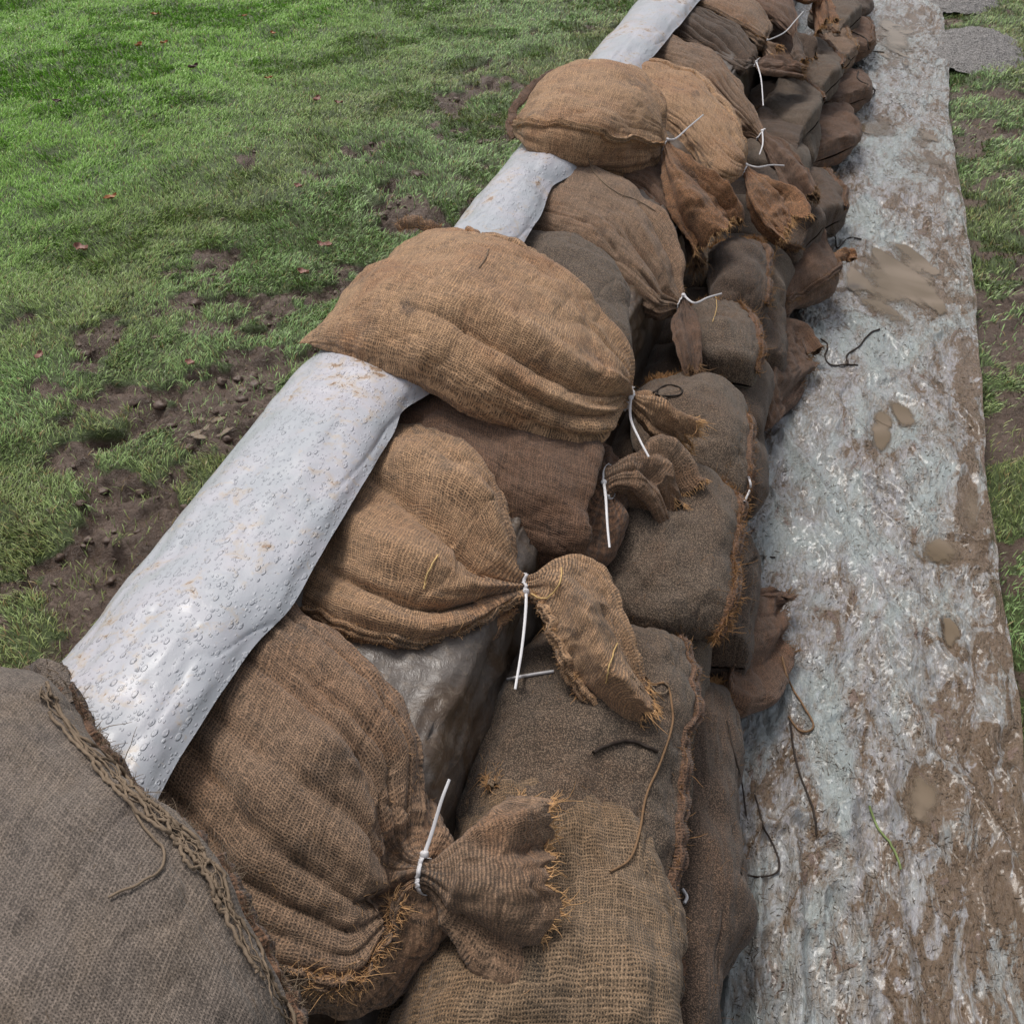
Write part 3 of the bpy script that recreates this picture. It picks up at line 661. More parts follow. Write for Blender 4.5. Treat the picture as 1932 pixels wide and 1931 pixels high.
# tarmac patches beyond the sheet, top right
t = NT('fine_gravel'); g = t.n('ShaderNodeTexCoord'); vo = t.n('ShaderNodeTexVoronoi', Scale=190.0); t.l(g.outputs['Object'], vo.inputs['Vector'])
n = t.noise(g.outputs['Object'], 130, 3, 0.8); t.l(t.mix(t.ramp(n, 0.35, 0.65), (0.07, 0.065, 0.06), (0.42, 0.40, 0.39)), t.b.inputs['Base Color']); t.b.inputs['Roughness'].default_value = 0.85
t.l(t.bump(vo.outputs['Distance'], 1.0, 0.006), t.b.inputs['Normal'])
for (px, py, rx, ry) in ((1845, 92, 88, 42), (1815, -2, 70, 24)):
    c0 = at(px, py, 0); ax = np.linalg.norm(at(px + rx, py, 0) - c0); ay = np.linalg.norm(at(px, py - ry, 0) - c0)
    rr = np.linspace(0, 1, 40)[:, None]; th = np.linspace(0, 2 * math.pi, 120, endpoint=False)[None]; ed = 1 + 0.06 * fbm(np.cos(th) * 2, np.sin(th) * 2, px, 8, 3)
    X2 = c0[0] + rr * np.cos(th) * ax * ed; Y2 = c0[1] + rr * np.sin(th) * ay * ed
    Z2 = 0.04 * (1 - rr ** 2.2) + 0 * th - 0.012 * rr ** 8 + 0.008 * fbm(X2 * 40, Y2 * 40, 0, 2, 2)
    tag(mesh_obj('gravel_heap', np.stack([X2, Y2, Z2], -1).reshape(-1, 3), grid_faces(40, 120, True), t.m), 'low rounded patch of fine grey gravel on the grass right of the ground sheet', 'gravel', kind='stuff')

# ------------------------------------------------------------------ wall core in dirty film and the white top sheet
def extr(ysamp, prof, seed, amp, name, mat, label, cat, rip=0.0):
    """prof(y) -> (m,2) x,z points"""
    G = []
    for y in ysamp:
        p, _ = crom(np.array(prof(y)), 90)
        if name == 'plastic_liner': p[:, 1] *= 1 - 0.40 * (1 - float(ss(0.58, 0.74, y))) * ss(-0.72, -0.56, p[:, 0])
        G.append(np.stack([p[:, 0], np.full(90, y), p[:, 1]], 1))
    G = np.array(G)
    du = np.gradient(G, axis=1); dv = np.gradient(G, axis=0); N = np.cross(dv, du); N /= np.linalg.norm(N, axis=2, keepdims=True) + 1e-9
    if N[len(N) // 2, 45, 2] < 0: N = -N
    G = G + N * (amp * fbm(G[..., 0] * 9, G[..., 1] * 5, G[..., 2] * 9, seed, 3) + rip * (0.4 - np.abs(fbm(G[..., 0] * 25, G[..., 1] * 7, G[..., 2] * 25, seed + 4, 3)) - 1.1 * np.exp(-np.abs(fbm(G[..., 0] * 12, G[..., 1] * 3.2, G[..., 2] * 12, seed + 9, 2)) / 0.03)))[..., None]
    arc = np.concatenate([np.zeros((len(G), 1)), np.cumsum(np.linalg.norm(np.diff(G, axis=1), axis=2), 1)], 1)
    UV = np.stack([arc, np.broadcast_to(np.asarray(ysamp)[:, None], arc.shape)], -1)
    o = mesh_obj(name, G.reshape(-1, 3), grid_faces(len(ysamp), 90), mat, None, UV.reshape(-1, 2)); tag(o, label, cat); return o

t = NT('dirty_clear_film'); g = t.n('ShaderNodeTexCoord'); P_ = g.outputs['Object']
a1 = t.noise(P_, 7, 6, 0.65, 0.8); a2 = t.noise(P_, 45, 5, 0.7, 0.5)
c = t.mix(t.ramp(a1, 0.42, 0.58), (0.125, 0.105, 0.092), (0.085, 0.056, 0.036)); c = t.mix(t.ramp(a2, 0.5, 0.7, 0, 0.5), c, (0.27, 0.215, 0.165))
t.l(c, t.b.inputs['Base Color']); t.b.inputs['Roughness'].default_value = 0.3; t.l(t.bump(a2, 0.6, 0.006), t.b.inputs['Normal'])
extr(np.concatenate([np.arange(0.2, 3, 0.02), np.arange(3, 12, 0.05)]),
     lambda y: [(-0.88, 0.0), (-0.87, 0.25), (-0.84, 0.44), (-0.72, 0.51), (-0.55, 0.50), (-0.42, 0.485), (-0.375, 0.475), (-0.350, 0.445), (-0.335, 0.36), (-0.32, 0.2), (-0.30, 0.0)], 5, 0.008, 'plastic_liner', t.m,
     'muddy plastic liner round the wall core, showing between the two nearest tied bags', 'plastic liner', 0.012)

# white top sheet: left silhouette and cut right edge, measured along the wall
EL = [(110, 1275), (130, 1250), (215, 1140), (350, 968), (480, 805), (570, 695), (625, 640), (720, 540), (862, 425), (975, 285), (1080, 150), (1105, 122), (1210, 0), (1330, -140)]
ER = [(200, 1640), (285, 1487), (330, 1400), (400, 1290), (470, 1192), (530, 1132), (590, 1040), (640, 950), (690, 870), (735, 795), (748, 757), (810, 722), (880, 600), (970, 463), (1010, 400), (1035, 340), (1078, 318), (1185, 148), (1212, 115), (1280, 38), (1312, 0), (1400, -120)]
eL = np.array([at(x, y, 0.575) for x, y in EL]); eR = np.array([at(x, y, 0.60) for x, y in ER])
oL = np.argsort(eL[:, 1]); oR = np.argsort(eR[:, 1]); eL = eL[oL]; eR = eR[oR]
print('eL', eL.round(2).tolist()); print('eR', eR.round(2).tolist())
ys2 = np.concatenate([np.arange(0.45, 2.6, 0.006), np.arange(2.6, 6.4, 0.015)])
xl_ = np.interp(ys2, eL[:, 1], eL[:, 0]); xr_ = np.interp(ys2, eR[:, 1], eR[:, 0])
def sm(a, k):
    w = np.ones(k) / k; return np.convolve(np.pad(a, k // 2, 'edge'), w, 'valid')[:len(a)]
xl_ = sm(xl_, 15); xr_ = sm(xr_, 7) + 0.003 * vnoise(ys2 * 9, ys2 * 0, 0, 4)
xl_ = xl_ - 0.012; xr_ = xr_ + 0.010
XL = dict(zip(ys2.tolist(), xl_)); XR = dict(zip(ys2.tolist(), xr_))
t = NT('wet_white_polythene'); g = t.n('ShaderNodeTexCoord'); P_ = g.outputs['Object']
mp = t.n('ShaderNodeMapping'); t.l(P_, mp.inputs[0]); mp.inputs['Rotation'].default_value = (0, 0, 0.1); mp.inputs['Scale'].default_value = (1.0, 0.55, 1)
a1 = t.noise(P_, 6, 4, 0.6, 0.6); a2 = t.noise(P_, 30, 5, 0.7, 0.6); a3 = t.noise(mp.outputs[0], 110, 4, 0.7)
c = t.mix(t.ramp(a1, 0.35, 0.65), (0.42, 0.44, 0.475), (0.50, 0.485, 0.53))
st_ = t.math('ADD', t.math('MULTIPLY', a1, 0.4), t.math('MULTIPLY', a2, 0.6))
c = t.mix(t.ramp(st_, 0.515, 0.585, 0, 0.5), c, (0.50, 0.40, 0.29))
c = t.mix(t.ramp(st_, 0.588, 0.615, 0, 0.85), c, (0.28, 0.16, 0.08))
t.l(c, t.b.inputs['Base Color']); t.b.inputs['Roughness'].default_value = 0.42; t.b.inputs['Specular IOR Level'].default_value = 0.5
t.b.inputs['Coat Weight'].default_value = 0.2; t.b.inputs['Coat Roughness'].default_value = 0.08
vo = t.n('ShaderNodeTexVoronoi', Scale=95.0, Randomness=1.0); t.l(mp.outputs[0], vo.inputs['Vector']); vo2 = t.n('ShaderNodeTexVoronoi', Scale=210.0); t.l(mp.outputs[0], vo2.inputs['Vector'])
sc1 = t.n('ShaderNodeSeparateColor'); t.l(vo.outputs['Color'], sc1.inputs[0]); sc2 = t.n('ShaderNodeSeparateColor'); t.l(vo2.outputs['Color'], sc2.inputs[0])
d1 = t.math('MULTIPLY', t.ramp(vo.outputs['Distance'], 0.22, 0.36, 1, 0), t.ramp(sc1.outputs[0], 0.5, 0.6)); d2 = t.math('MULTIPLY', t.ramp(vo2.outputs['Distance'], 0.2, 0.38, 1, 0), t.ramp(sc2.outputs[1], 0.35, 0.4))
hh = t.math('ADD', t.math('ADD', t.math('MULTIPLY', d1, 0.8), t.math('MULTIPLY', d2, 0.5)), t.math('ADD', t.math('MULTIPLY', a2, 0.5), t.math('MULTIPLY', a3, 0.12)))
t.l(t.bump(hh, 0.9, 0.0024), t.b.inputs['Normal'])
extr(ys2, lambda y: [(XL[y] - 0.06, 0.02), (XL[y] - 0.055, 0.25), (XL[y] - 0.045, 0.43), (XL[y] - 0.022, 0.53), (XL[y] + 0.035, 0.598), (XL[y] * .5 + XR[y] * .5, 0.625), (XR[y] - 0.035, 0.612), (XR[y], 0.585)],
     9, 0.006, 'plastic_sheet', t.m, 'white wet plastic sheet beaded with rain, draped along the top of the sandbag wall', 'plastic sheet', 0.003)

# ------------------------------------------------------------------ the bags
def ze(px, py, z): return at(px, py, z)
BFA = [(1.30, 0.03, .05, -.020, 6.5), (1.48, 0.01, .09, .010, 5), (1.68, -0.02, .04, -.024, 5.6), (1.98, -0.01, .05, -.014, 7), (2.20, -.03, .05, -.020, 4.5), (2.52, .0, .06, -.014, 5), (1.08, .03, .05, -.020, 6.0), (0.92, .02, .05, -.012, 3.5)]
BFB = [(1.5, 0.04, .09, -.055, 4.6), (1.85, .03, .16, .024, 5), (1.15, 0.04, .13, .026, 5), (0.85, 0.02, .07, -.04, 4.6), (2.2, -.02, .06, -.018, 3.4), (0.6, .02, .08, .016, 4), (2.2, .05, .05, -.015, 2)]
BFM = [(1.0, -0.02, .09, -.026, 5.5), (1.25, -.02, .12, .02, 5.5), (0.45, 0.03, .07, -.022, 4.0), (0.62, .02, .07, .012, 3.5), (2.5, .03, .08, -.02, 4.6), (2.3, .0, .1, .016, 4.6), (1.8, .03, .14, -.014, 3.2), (0.1, .02, .07, -.018, 3.6)]
BFE = [(1.1, .03, .1, -.025, 4.4), (1.4, .02, .12, .016, 4.4), (1.75, .03, .09, -.025, 4.2), (2.1, .02, .09, .014, 4), (2.45, 0, .08, -.02, 4), (0.7, 0, .08, -.02, 3)]
BFG = [(t_, 0.01, .1, -.034, 6) for t_ in (.7, 1.05, 1.4, 1.75, 2.1, 2.45)]
UPR = 'tied sandbags laid over the top of the wall'; LOW = 'sandbags stacked on the outer face of the wall'
S1 = W((430, 1050, .50, 140, 1620, .45, .05, .1), (540, 1135, .52, 250, 1760, .42, .09, .12), (650, 1210, .51, 360, 1890, .37, .11, .13), (740, 1310, .49, 520, 1930, .35, .11, .12), (793, 1425, .46, 670, 1920, .35, .085, .1), (812, 1535, .45, 765, 1810, .38, .055, .06), (806, 1620, .445, 796, 1682, .43, .02), (860, 1595, .45, 850, 1760, .40, .035), (950, 1545, .45, 940, 1820, .38, .045), (1020, 1515, .43, 1030, 1835, .36, .035))
sandbag('brown pleated sandbag right of the flat grey corner bag, its frayed neck fanning out', 'brown', S1, 6, folds=12, foldamp=1.0, bigfolds=BFA, seams=[(0.70, 0.3, 5.7, .024, 1100)], group=UPR,
        tiespec=([ze(815, 1570, .47), ze(833, 1510, .49), ze(848, 1470, .50)],))
S2 = W((620, 815, .45, 440, 1080, .44, .04), (735, 812, .475, 555, 1175, .465, .07), (860, 850, .50, 690, 1255, .465, .10), (940, 940, .48, 812, 1258, .45, .09), (975, 1030, .47, 902, 1205, .455, .065), (990, 1090, .47, 990, 1130, .46, .02), (1070, 1058, .47, 1035, 1170, .45, .035), (1140, 1080, .46, 1060, 1270, .41, .04), (1185, 1180, .43, 1105, 1340, .37, .035), (1212, 1275, .38, 1185, 1385, .34, .02))
sandbag('straw-coloured sandbag with deep folds, its long tied neck drooping over the dark bags', 'gold', S2, 5, folds=8, foldamp=1.0, bigfolds=BFB, seams=[(6.1, 1.0, 4.8, .012, 500), (0.42, 1.2, 8.5, .012, 900)], group=UPR,
        tiespec=([ze(992, 1150, .475), ze(985, 1220, .47), ze(972, 1300, .46)],), tailmat='gold')
S3 = W((700, 700, .48, 690, 860, .46, .06), (850, 750, .49, 830, 950, .45, .09), (990, 800, .47, 960, 1040, .42, .10), (1085, 830, .45, 1060, 1075, .40, .095), (1140, 850, .44, 1115, 1060, .40, .07), (1152, 888, .455, 1146, 935, .45, .02), (1195, 862, .46, 1185, 925, .45, .028), (1245, 853, .44, 1215, 952, .42, .032), (1290, 915, .39, 1245, 1003, .36, .025))
sandbag('plain dark brown sandbag wedged under the big tan bag, its cable tie hanging down', 'umber', S3, 5, folds=4, foldamp=0.5, group=UPR, tailmat='brown', gather=.4,
        tiespec=([ze(1143, 940, .49), ze(1146, 990, .48), ze(1150, 1033, .47)],))
S4 = W((775, 455, .56, 566, 648, .60, .03), (860, 465, .61, 660, 668, .62, .085, .05), (950, 500, .62, 785, 712, .62, .11, .06), (1035, 550, .59, 915, 785, .58, .115, .09), (1100, 610, .56, 1045, 832, .53, .10), (1155, 665, .53, 1130, 822, .51, .075), (1183, 738, .50, 1183, 768, .49, .02), (1235, 745, .49, 1225, 815, .46, .028), (1300, 788, .45, 1292, 848, .42, .022))
i4 = sandbag('large plump tan sandbag lying across the top of the wall, its tied neck pointing right', 'tan', S4, 6, ear=1.0, folds=8, foldamp=.8, gather=.7, bigfolds=BFM, seams=[(2.5, 1.4, 5.6, .006, 500)], group=UPR,
        tiespec=([ze(1190, 790, .52), ze(1207, 830, .51), ze(1224, 862, .50)],), fuzz=500)
S5 = W((900, 470, .46, 900, 580, .46, .05), (1000, 455, .48, 990, 580, .46, .08), (1090, 470, .47, 1050, 650, .44, .09), (1165, 535, .44, 1110, 715, .41, .09), (1200, 620, .41, 1165, 750, .38, .05))
sandbag('dark coarse untied sandbag sunk between the big tan bag and a folded reddish-brown bag', 'sandy', S5, None, group=UPR)
S6 = W((1000, 320, .51, 940, 430, .50, .05), (1085, 325, .52, 1020, 460, .49, .075), (1170, 360, .50, 1120, 510, .46, .09), (1235, 425, .47, 1190, 560, .44, .08), (1275, 495, .44, 1240, 590, .43, .055), (1293, 563, .43, 1278, 583, .42, .017), (1310, 600, .41, 1272, 612, .41, .02), (1322, 650, .39, 1285, 660, .39, .018), (1322, 700, .36, 1297, 705, .36, .012))
sandbag('reddish-brown folded sandbag whose cable tie sticks straight out right, beyond the dark coarse bag', 'brown', S6, 5, folds=8, foldamp=1.0, bigfolds=BFE, group=UPR, tailmat='umber', res=.9,
        tiespec=([ze(1310, 572, .45), ze(1335, 562, .45), ze(1362, 554, .45)],))
S7 = W((1080, 300, .48, 1050, 340, .48, .04), (1150, 300, .49, 1130, 365, .47, .06), (1235, 315, .46, 1200, 400, .44, .07), (1280, 365, .44, 1250, 435, .42, .045), (1292, 405, .42, 1280, 418, .42, .014), (1320, 440, .38, 1290, 450, .37, .02), (1330, 500, .34, 1300, 500, .34, .02))
sandbag('dark sandbag mostly hidden beneath the small plump bag, its cable tie in shadow', 'umber', S7, 4, folds=8, group=UPR, res=.7, tiespec=([ze(1275, 430, .43), ze(1262, 452, .43)],))
S8 = W((1045, 145, .60, 962, 248, .61, .03), (1090, 143, .63, 1005, 275, .63, .08, .04), (1160, 150, .63, 1085, 300, .61, .10, .05), (1215, 183, .60, 1160, 308, .57, .10, .08), (1250, 220, .58, 1228, 297, .55, .065), (1262, 268, .56, 1250, 285, .55, .015), (1300, 305, .54, 1255, 340, .52, .025), (1360, 345, .50, 1270, 400, .47, .035), (1395, 385, .45, 1290, 440, .43, .03), (1395, 410, .42, 1308, 470, .40, .022))
i8 = sandbag('small plump sandbag lying crosswise on the white sheet with a big rusty ruffled neck', 'tan', S8, 5, folds=8, foldamp=.7, seams=[(0.5, .2, 4.4, .012, 900)], group=UPR, tailmat='rusty', pleat=1.5, res=.9,
        tiespec=([ze(1275, 262, .58), ze(1300, 240, .59), ze(1327, 217, .60)],), e=.72)
S9 = W((1150, 110, .50, 1120, 180, .49, .04), (1215, 132, .53, 1180, 200, .51, .055), (1290, 160, .52, 1270, 250, .49, .08), (1355, 210, .50, 1320, 315, .46, .08), (1393, 270, .47, 1370, 345, .45, .055), (1408, 312, .44, 1400, 330, .44, .013), (1450, 345, .42, 1412, 375, .41, .022), (1488, 372, .38, 1440, 425, .36, .025), (1500, 412, .35, 1475, 452, .33, .018))
sandbag('smooth tan sandbag just behind the small plump bag, frayed orange along its back seam', 'tan', S9, 5, folds=6, foldamp=.6, seams=[(2.25, .8, 4.3, .012, 900)], group=UPR, tailmat='rusty', res=.8,
        tiespec=([ze(1430, 316, .46), ze(1455, 312, .46), ze(1480, 313, .46)],))
S10 = W((1220, 72, .52, 1200, 115, .51, .04), (1280, 86, .54, 1255, 135, .51, .055), (1345, 115, .51, 1325, 180, .48, .065), (1400, 170, .48, 1385, 235, .46, .055), (1440, 248, .44, 1430, 261, .44, .012), (1480, 272, .42, 1452, 305, .40, .022), (1528, 320, .38, 1482, 358, .36, .025), (1547, 362, .35, 1510, 388, .34, .02))
sandbag('brown sandbag with parallel pleats down to a short cable tie, behind smooth tan bag', 'brown', S10, 4, folds=8, foldamp=1.0, bigfolds=BFG, group=UPR, tailmat='umber', res=.8, tiespec=([ze(1439, 272, .46), ze(1433, 292, .45)],))
S11 = W((1270, 18, .53, 1235, 65, .52, .035), (1330, 30, .53, 1290, 82, .51, .05), (1388, 58, .50, 1350, 112, .48, .05), (1422, 92, .48, 1400, 140, .46, .04), (1432, 112, .46, 1422, 126, .46, .011), (1455, 106, .45, 1442, 138, .44, .018), (1490, 118, .42, 1482, 140, .42, .014), (1515, 130, .40, 1508, 143, .40, .008))
sandbag('very dark folded sandbag with a knotted neck, just below the long curved cable tie', 'dark', S11, 4, folds=6, foldamp=1.0, bigfolds=BFG, group=UPR, tailmat='umber', res=.7, tiespec=([ze(1436, 150, .46), ze(1440, 200, .44)],))
S12 = W((1290, -40, .54, 1280, 5, .53, .035), (1350, -20, .54, 1325, 28, .52, .045), (1415, 15, .52, 1395, 60, .5, .045), (1450, 50, .49, 1432, 84, .48, .035), (1447, 78, .48, 1438, 88, .47, .010), (1470, 95, .46, 1455, 110, .45, .012))
sandbag('brown sandbag near the top with a frayed orange seam and long curved cable tie', 'brown', S12, 4, folds=10, seams=[(0.5, .6, 3.6, .012, 600)], group=UPR, res=.6, tiespec=([ze(1450, 76, .50), ze(1480, 62, .51), ze(1500, 40, .52), ze(1516, 22, .53)],))
S13 = W((1370, -85, .54, 1355, -40, .53, .035), (1425, -50, .54, 1400, 0, .52, .045), (1480, -5, .50, 1462, 40, .49, .045), (1502, 40, .47, 1490, 65, .46, .02), (1505, 62, .46, 1496, 72, .45, .011), (1530, 80, .44, 1500, 105, .42, .02), (1535, 105, .40, 1505, 125, .40, .016))
sandbag('dark folded sandbag at the top edge with a black ruffled neck hanging down', 'umber', S13, 4, folds=10, group=UPR, tailmat='dark', res=.6)
S14 = W((1440, -110, .54, 1430, -60, .53, .035), (1490, -80, .53, 1470, -30, .52, .045), (1530, -40, .50, 1515, 0, .48, .04), (1545, -15, .48, 1538, 2, .47, .011), (1565, 5, .44, 1535, 25, .42, .02), (1570, 40, .40, 1545, 50, .40, .016))
sandbag('rusty sandbag cut off by the top edge with its neck hanging towards the ground sheet', 'rusty', S14, 3, folds=8, group=UPR, tailmat='rusty', res=.6)
S0 = W((-40, 1255, .61, -330, 1500, .60, .03), (50, 1300, .62, -300, 1750, .62, .06), (110, 1330, .65, -250, 2000, .63, .09), (250, 1480, .65, -100, 2200, .63, .10), (390, 1630, .64, 100, 2350, .62, .10), (490, 1820, .63, 300, 2450, .60, .08), (560, 1990, .62, 450, 2500, .58, .05))

# lower face
LW = [
 ('big coarse open-weave sandbag at the bottom of the picture with a torn fringed top edge', 'loose', W((890, 1455, .28, 1120, 1450, .28, .025), (860, 1540, .30, 1225, 1570, .27, .07), (840, 1700, .30, 1275, 1730, .27, .09), (780, 1880, .30, 1285, 1880, .27, .10), (740, 2050, .28, 1300, 2050, .26, .09), (740, 2250, .28, 1300, 2250, .26, .06)), [(2.2, .3, 1.0, .02, 300)], 1),
 ('open-weave sandbag corner showing at the bottom edge below the nearest tied bag', 'loose', W((700, 1800, .17, 860, 1790, .17, .03), (670, 1880, .2, 900, 1860, .18, .06), (640, 2000, .2, 900, 2000, .18, .07), (640, 2150, .2, 900, 2150, .18, .06)), [], .8),
 ('broad dark gritty sandbag below the straw-coloured bag, behind the open-weave one', 'sandy', W((1030, 1195, .28, 1280, 1190, .27, .03), (960, 1270, .30, 1315, 1270, .26, .08), (900, 1400, .30, 1310, 1420, .26, .09), (870, 1550, .29, 1300, 1590, .25, .085), (880, 1720, .27, 1290, 1780, .23, .06), (900, 1880, .25, 1285, 1900, .21, .05)), [(0.45, .3, 4.6, .016, 500)], 1),
 ('dark muddy sandbag on the ground nearest the camera, touching the pale sheet', 'dark', W((1250, 1290, .12, 1360, 1290, .09, .03), (1200, 1400, .13, 1388, 1380, .09, .09), (1180, 1600, .13, 1392, 1600, .09, .10), (1180, 1800, .13, 1385, 1780, .09, .10), (1180, 2000, .13, 1355, 1950, .09, .1), (1180, 2200, .13, 1320, 2150, .09, .08)), [], .9),
 ('dark gritty sandbag with an orange fringed right seam, under the dark brown bag’s short neck', 'sandy', W((1190, 870, .30, 1310, 900, .30, .03), (1150, 940, .32, 1385, 960, .29, .075), (1130, 1050, .31, 1388, 1070, .28, .085), (1130, 1140, .30, 1370, 1180, .27, .06), (1180, 1190, .28, 1345, 1220, .26, .03)), [(0.5, .3, 3.9, .022, 1300)], .9),
 ('gritty sandbag with a small white tag at its corner, right of big tan neck', 'sandy', W((1225, 722, .31, 1360, 722, .30, .03), (1195, 765, .32, 1405, 775, .29, .07), (1205, 840, .32, 1412, 855, .29, .075), (1260, 890, .31, 1405, 915, .28, .05), (1340, 920, .28, 1408, 950, .27, .02)), [(0.5, 1.5, 3.9, .014, 500)], .8),
 ('grey-brown gritty sandbag beyond the straight cable tie, with a fringed right edge', 'sandy', W((1300, 575, .31, 1390, 568, .30, .03), (1275, 612, .32, 1430, 620, .29, .065), (1290, 675, .32, 1432, 685, .29, .07), (1335, 715, .30, 1420, 730, .28, .04)), [(0.55, .3, 2.8, .018, 700)], .8),
 ('upright gritty sandbag with a torn orange right edge, beneath the rusty ruffled neck', 'dark', W((1350, 468, .30, 1425, 462, .29, .03), (1335, 500, .32, 1448, 495, .28, .06), (1345, 555, .31, 1450, 560, .28, .06), (1360, 590, .30, 1445, 605, .27, .03)), [(0.6, .2, 2.8, .02, 700)], .7),
]
for i_, (lab, m_, st_, sm_, rs) in enumerate(LW):
    sandbag(lab, m_, st_, None, endfr=(1500 if i_ == 0 else 350), seams=[(a, b, c, d, int(e * 1.3)) for a, b, c, d, e in sm_], group=LOW, res=rs, fuzz=200, e=.92, lump=.016)
SM = [   # smaller bags up the face: label, material, cx, cy, z, rx, ry, h, rot
 ('sagging brown sandbag at ground level with frayed corner poking over the pale sheet', 'umber', 1500, 515, .12, 72, 62, .07, -0.5),
 ('flat dark sandbag squeezed between the frayed-corner bag and the ruffled necks', 'dark', 1480, 430, .22, 60, 50, .06, 0.5),
 ('rounded gritty sandbag in the middle of three pale domes near the top', 'sandy', 1497, 205, .26, 48, 46, .06, 0.6),
 ('rounded gritty sandbag, farther of the three pale domes near the top', 'sandy', 1540, 135, .24, 42, 44, .06, 0.8),
 ('dark smooth sandbag lying under the short cable tie', 'dark', 1468, 258, .25, 48, 36, .05, 0.3),
 ('brown sandbag at ground level left of the small pinkish puddle', 'umber', 1560, 255, .09, 40, 62, .06, 1.2),
 ('brown sandbag at ground level where the wall meets the sheet by the twine tangle', 'umber', 1592, 175, .09, 26, 52, .06, 1.2),
 ('dark ground-level sandbag just behind the frayed-corner bag', 'dark', 1530, 395, .11, 44, 60, .07, 1.1),
 ('brown ground-level sandbag at the top right of the wall', 'umber', 1596, 80, .10, 26, 55, .06, 1.4),
 ('gritty rounded sandbag high on the face, highest and farthest visible', 'sandy', 1575, 30, .20, 36, 40, .06, 0.7),
 ('brown flattened sandbag between the domes and the ground bags', 'brown', 1575, 100, .19, 32, 42, .05, 0.8),
 ('low dark sandbag at ground level below the fringed gritty bag', 'dark', 1370, 1150, .12, 110, 60, .08, 1.6),
 ('low dark sandbag at ground level beside the brown hanging flap', 'dark', 1385, 870, .12, 90, 60, .08, 1.6),
 ('low dark sandbag at ground level behind the brown hanging flap', 'dark', 1425, 640, .13, 70, 55, .08, 1.5),
 ('far low dark sandbag at the very top of the wall foot', 'dark', 1600, 5, .10, 26, 45, .06, 1.5),
 ('brown sandbag tucked beneath the nearly black folded bag', 'umber', 1480, 100, .34, 36, 34, .05, 0.6),
]
for lab, m_, cx, cy, z, rx, ry, h, rot in SM:
    ib = sandbag(lab, m_, blob(cx, cy, z, rx, ry, h, rot), None, group=LOW, res=.55, fuzz=90, seams=[(random.choice([0.5, 0.6, 2.6]), .3, 4.7, .02, 500)] if random.random() < .7 else [], e=.9, lump=.014)
    if cx == 1500: iG = ib
def Wv(x0, x1, y0, y1, z, h):      # a plain bag lying along the wall, in metres
    out = []
    for u in np.linspace(0, 1, 5):
        y = y0 + (y1 - y0) * u; out.append([x0, y, z, x1, y, z, h * (0.8 + 0.2 * math.sin(math.pi * u)), h])
    return np.array(out)
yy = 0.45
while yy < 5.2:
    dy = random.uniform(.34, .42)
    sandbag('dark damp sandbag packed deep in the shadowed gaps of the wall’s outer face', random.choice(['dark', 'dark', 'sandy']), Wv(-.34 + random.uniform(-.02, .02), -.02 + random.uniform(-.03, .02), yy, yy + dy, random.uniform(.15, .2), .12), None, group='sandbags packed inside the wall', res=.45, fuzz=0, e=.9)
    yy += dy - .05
# hanging cloth flaps of bags laid at ground level
for lab, st_, mt in (
 ('brown frayed cloth flap of a ground-level bag spreading onto the pale sheet, nearer of two', W((1355, 1180, .14, 1365, 1230, .12, .02), (1365, 1140, .14, 1365, 1310, .10, .03), (1405, 1115, .12, 1385, 1360, .07, .03), (1455, 1110, .08, 1428, 1330, .04, .022), (1478, 1120, .05, 1465, 1230, .03, .014)), 'umber'),
 ('rust-brown cloth flap hanging over the pale sheet, farther of two', W((1440, 660, .16, 1440, 700, .15, .02), (1440, 630, .15, 1440, 760, .12, .03), (1470, 612, .12, 1445, 815, .07, .03), (1505, 625, .08, 1475, 790, .04, .022), (1528, 665, .05, 1515, 730, .03, .014)), 'umber')):
    sandbag(lab, mt, st_, 0.6, folds=0, tiespec=None, group='cloth flaps at the wall foot', res=.8, fuzz=150, closed=True, name='cloth_flap', cat='cloth flap')
i0 = sandbag('large flat grey sandbag filling the lower left corner, its twine-stitched seam facing right', 'grey', S0, None, seams=[(0.02 + math.pi, .6, 5.8, .02, 1500)], group=UPR, res=1.3, e=.62, lump=.007, fuzz=300, endround=.8)

# pinched corners where the sewn ends stick out
def ear(info, px, mat, r0=0.012, q=160, nm='corner_ear'):
    pts = [at(*p) for p in px]; n = 40
    V, F, Pc = tube(pts, r0 * np.sin(np.linspace(0.25, math.pi - 0.5, n)) ** 0.6, n, 28, 0, .003, random.randint(0, 99), flat=.38, nrm=(CAM - pts[0]))
    nn = V - V.mean(0); V = V + 0.004 * np.stack([vnoise(V[:, 0] * 60, V[:, 1] * 60, V[:, 2] * 60 + k, 5) for k in range(3)], 1)
    seg = np.concatenate([[0], np.cumsum(np.linalg.norm(np.diff(Pc, axis=0), axis=1))]); uv = np.zeros((len(V), 2)); uv[:n * 28, 0] = np.tile(np.arange(28) / 28 * 2 * math.pi * r0, n); uv[:n * 28, 1] = np.repeat(seg, 28)
    mesh_obj(nm, V, F, MB[mat], info['root'], uv)
    rr_ = np.random.default_rng(q); ii = rr_.integers(0, n * 28, q); S_, F_ = strands(V[ii], rr_.normal(size=(q, 3)), rr_.uniform(.004, .016, q), .0008, .8, 4, .3, rr_)
    tag(mesh_obj('frayed_edge', S_, F_, FRM[mat], info['root']), kind='stuff')
ear(i4, [(835, 432, .58), (800, 424, .585), (768, 420, .58), (752, 430, .57)], 'brown', .014)
ear(i0, [(130, 1330, .67), (105, 1280, .67), (75, 1268, .66), (45, 1280, .645)], 'grey', .018)
ear(i8, [(968, 262, .60), (962, 238, .61), (972, 205, .62), (1005, 165, .62), (1048, 134, .61)], 'umber', .013, 300)
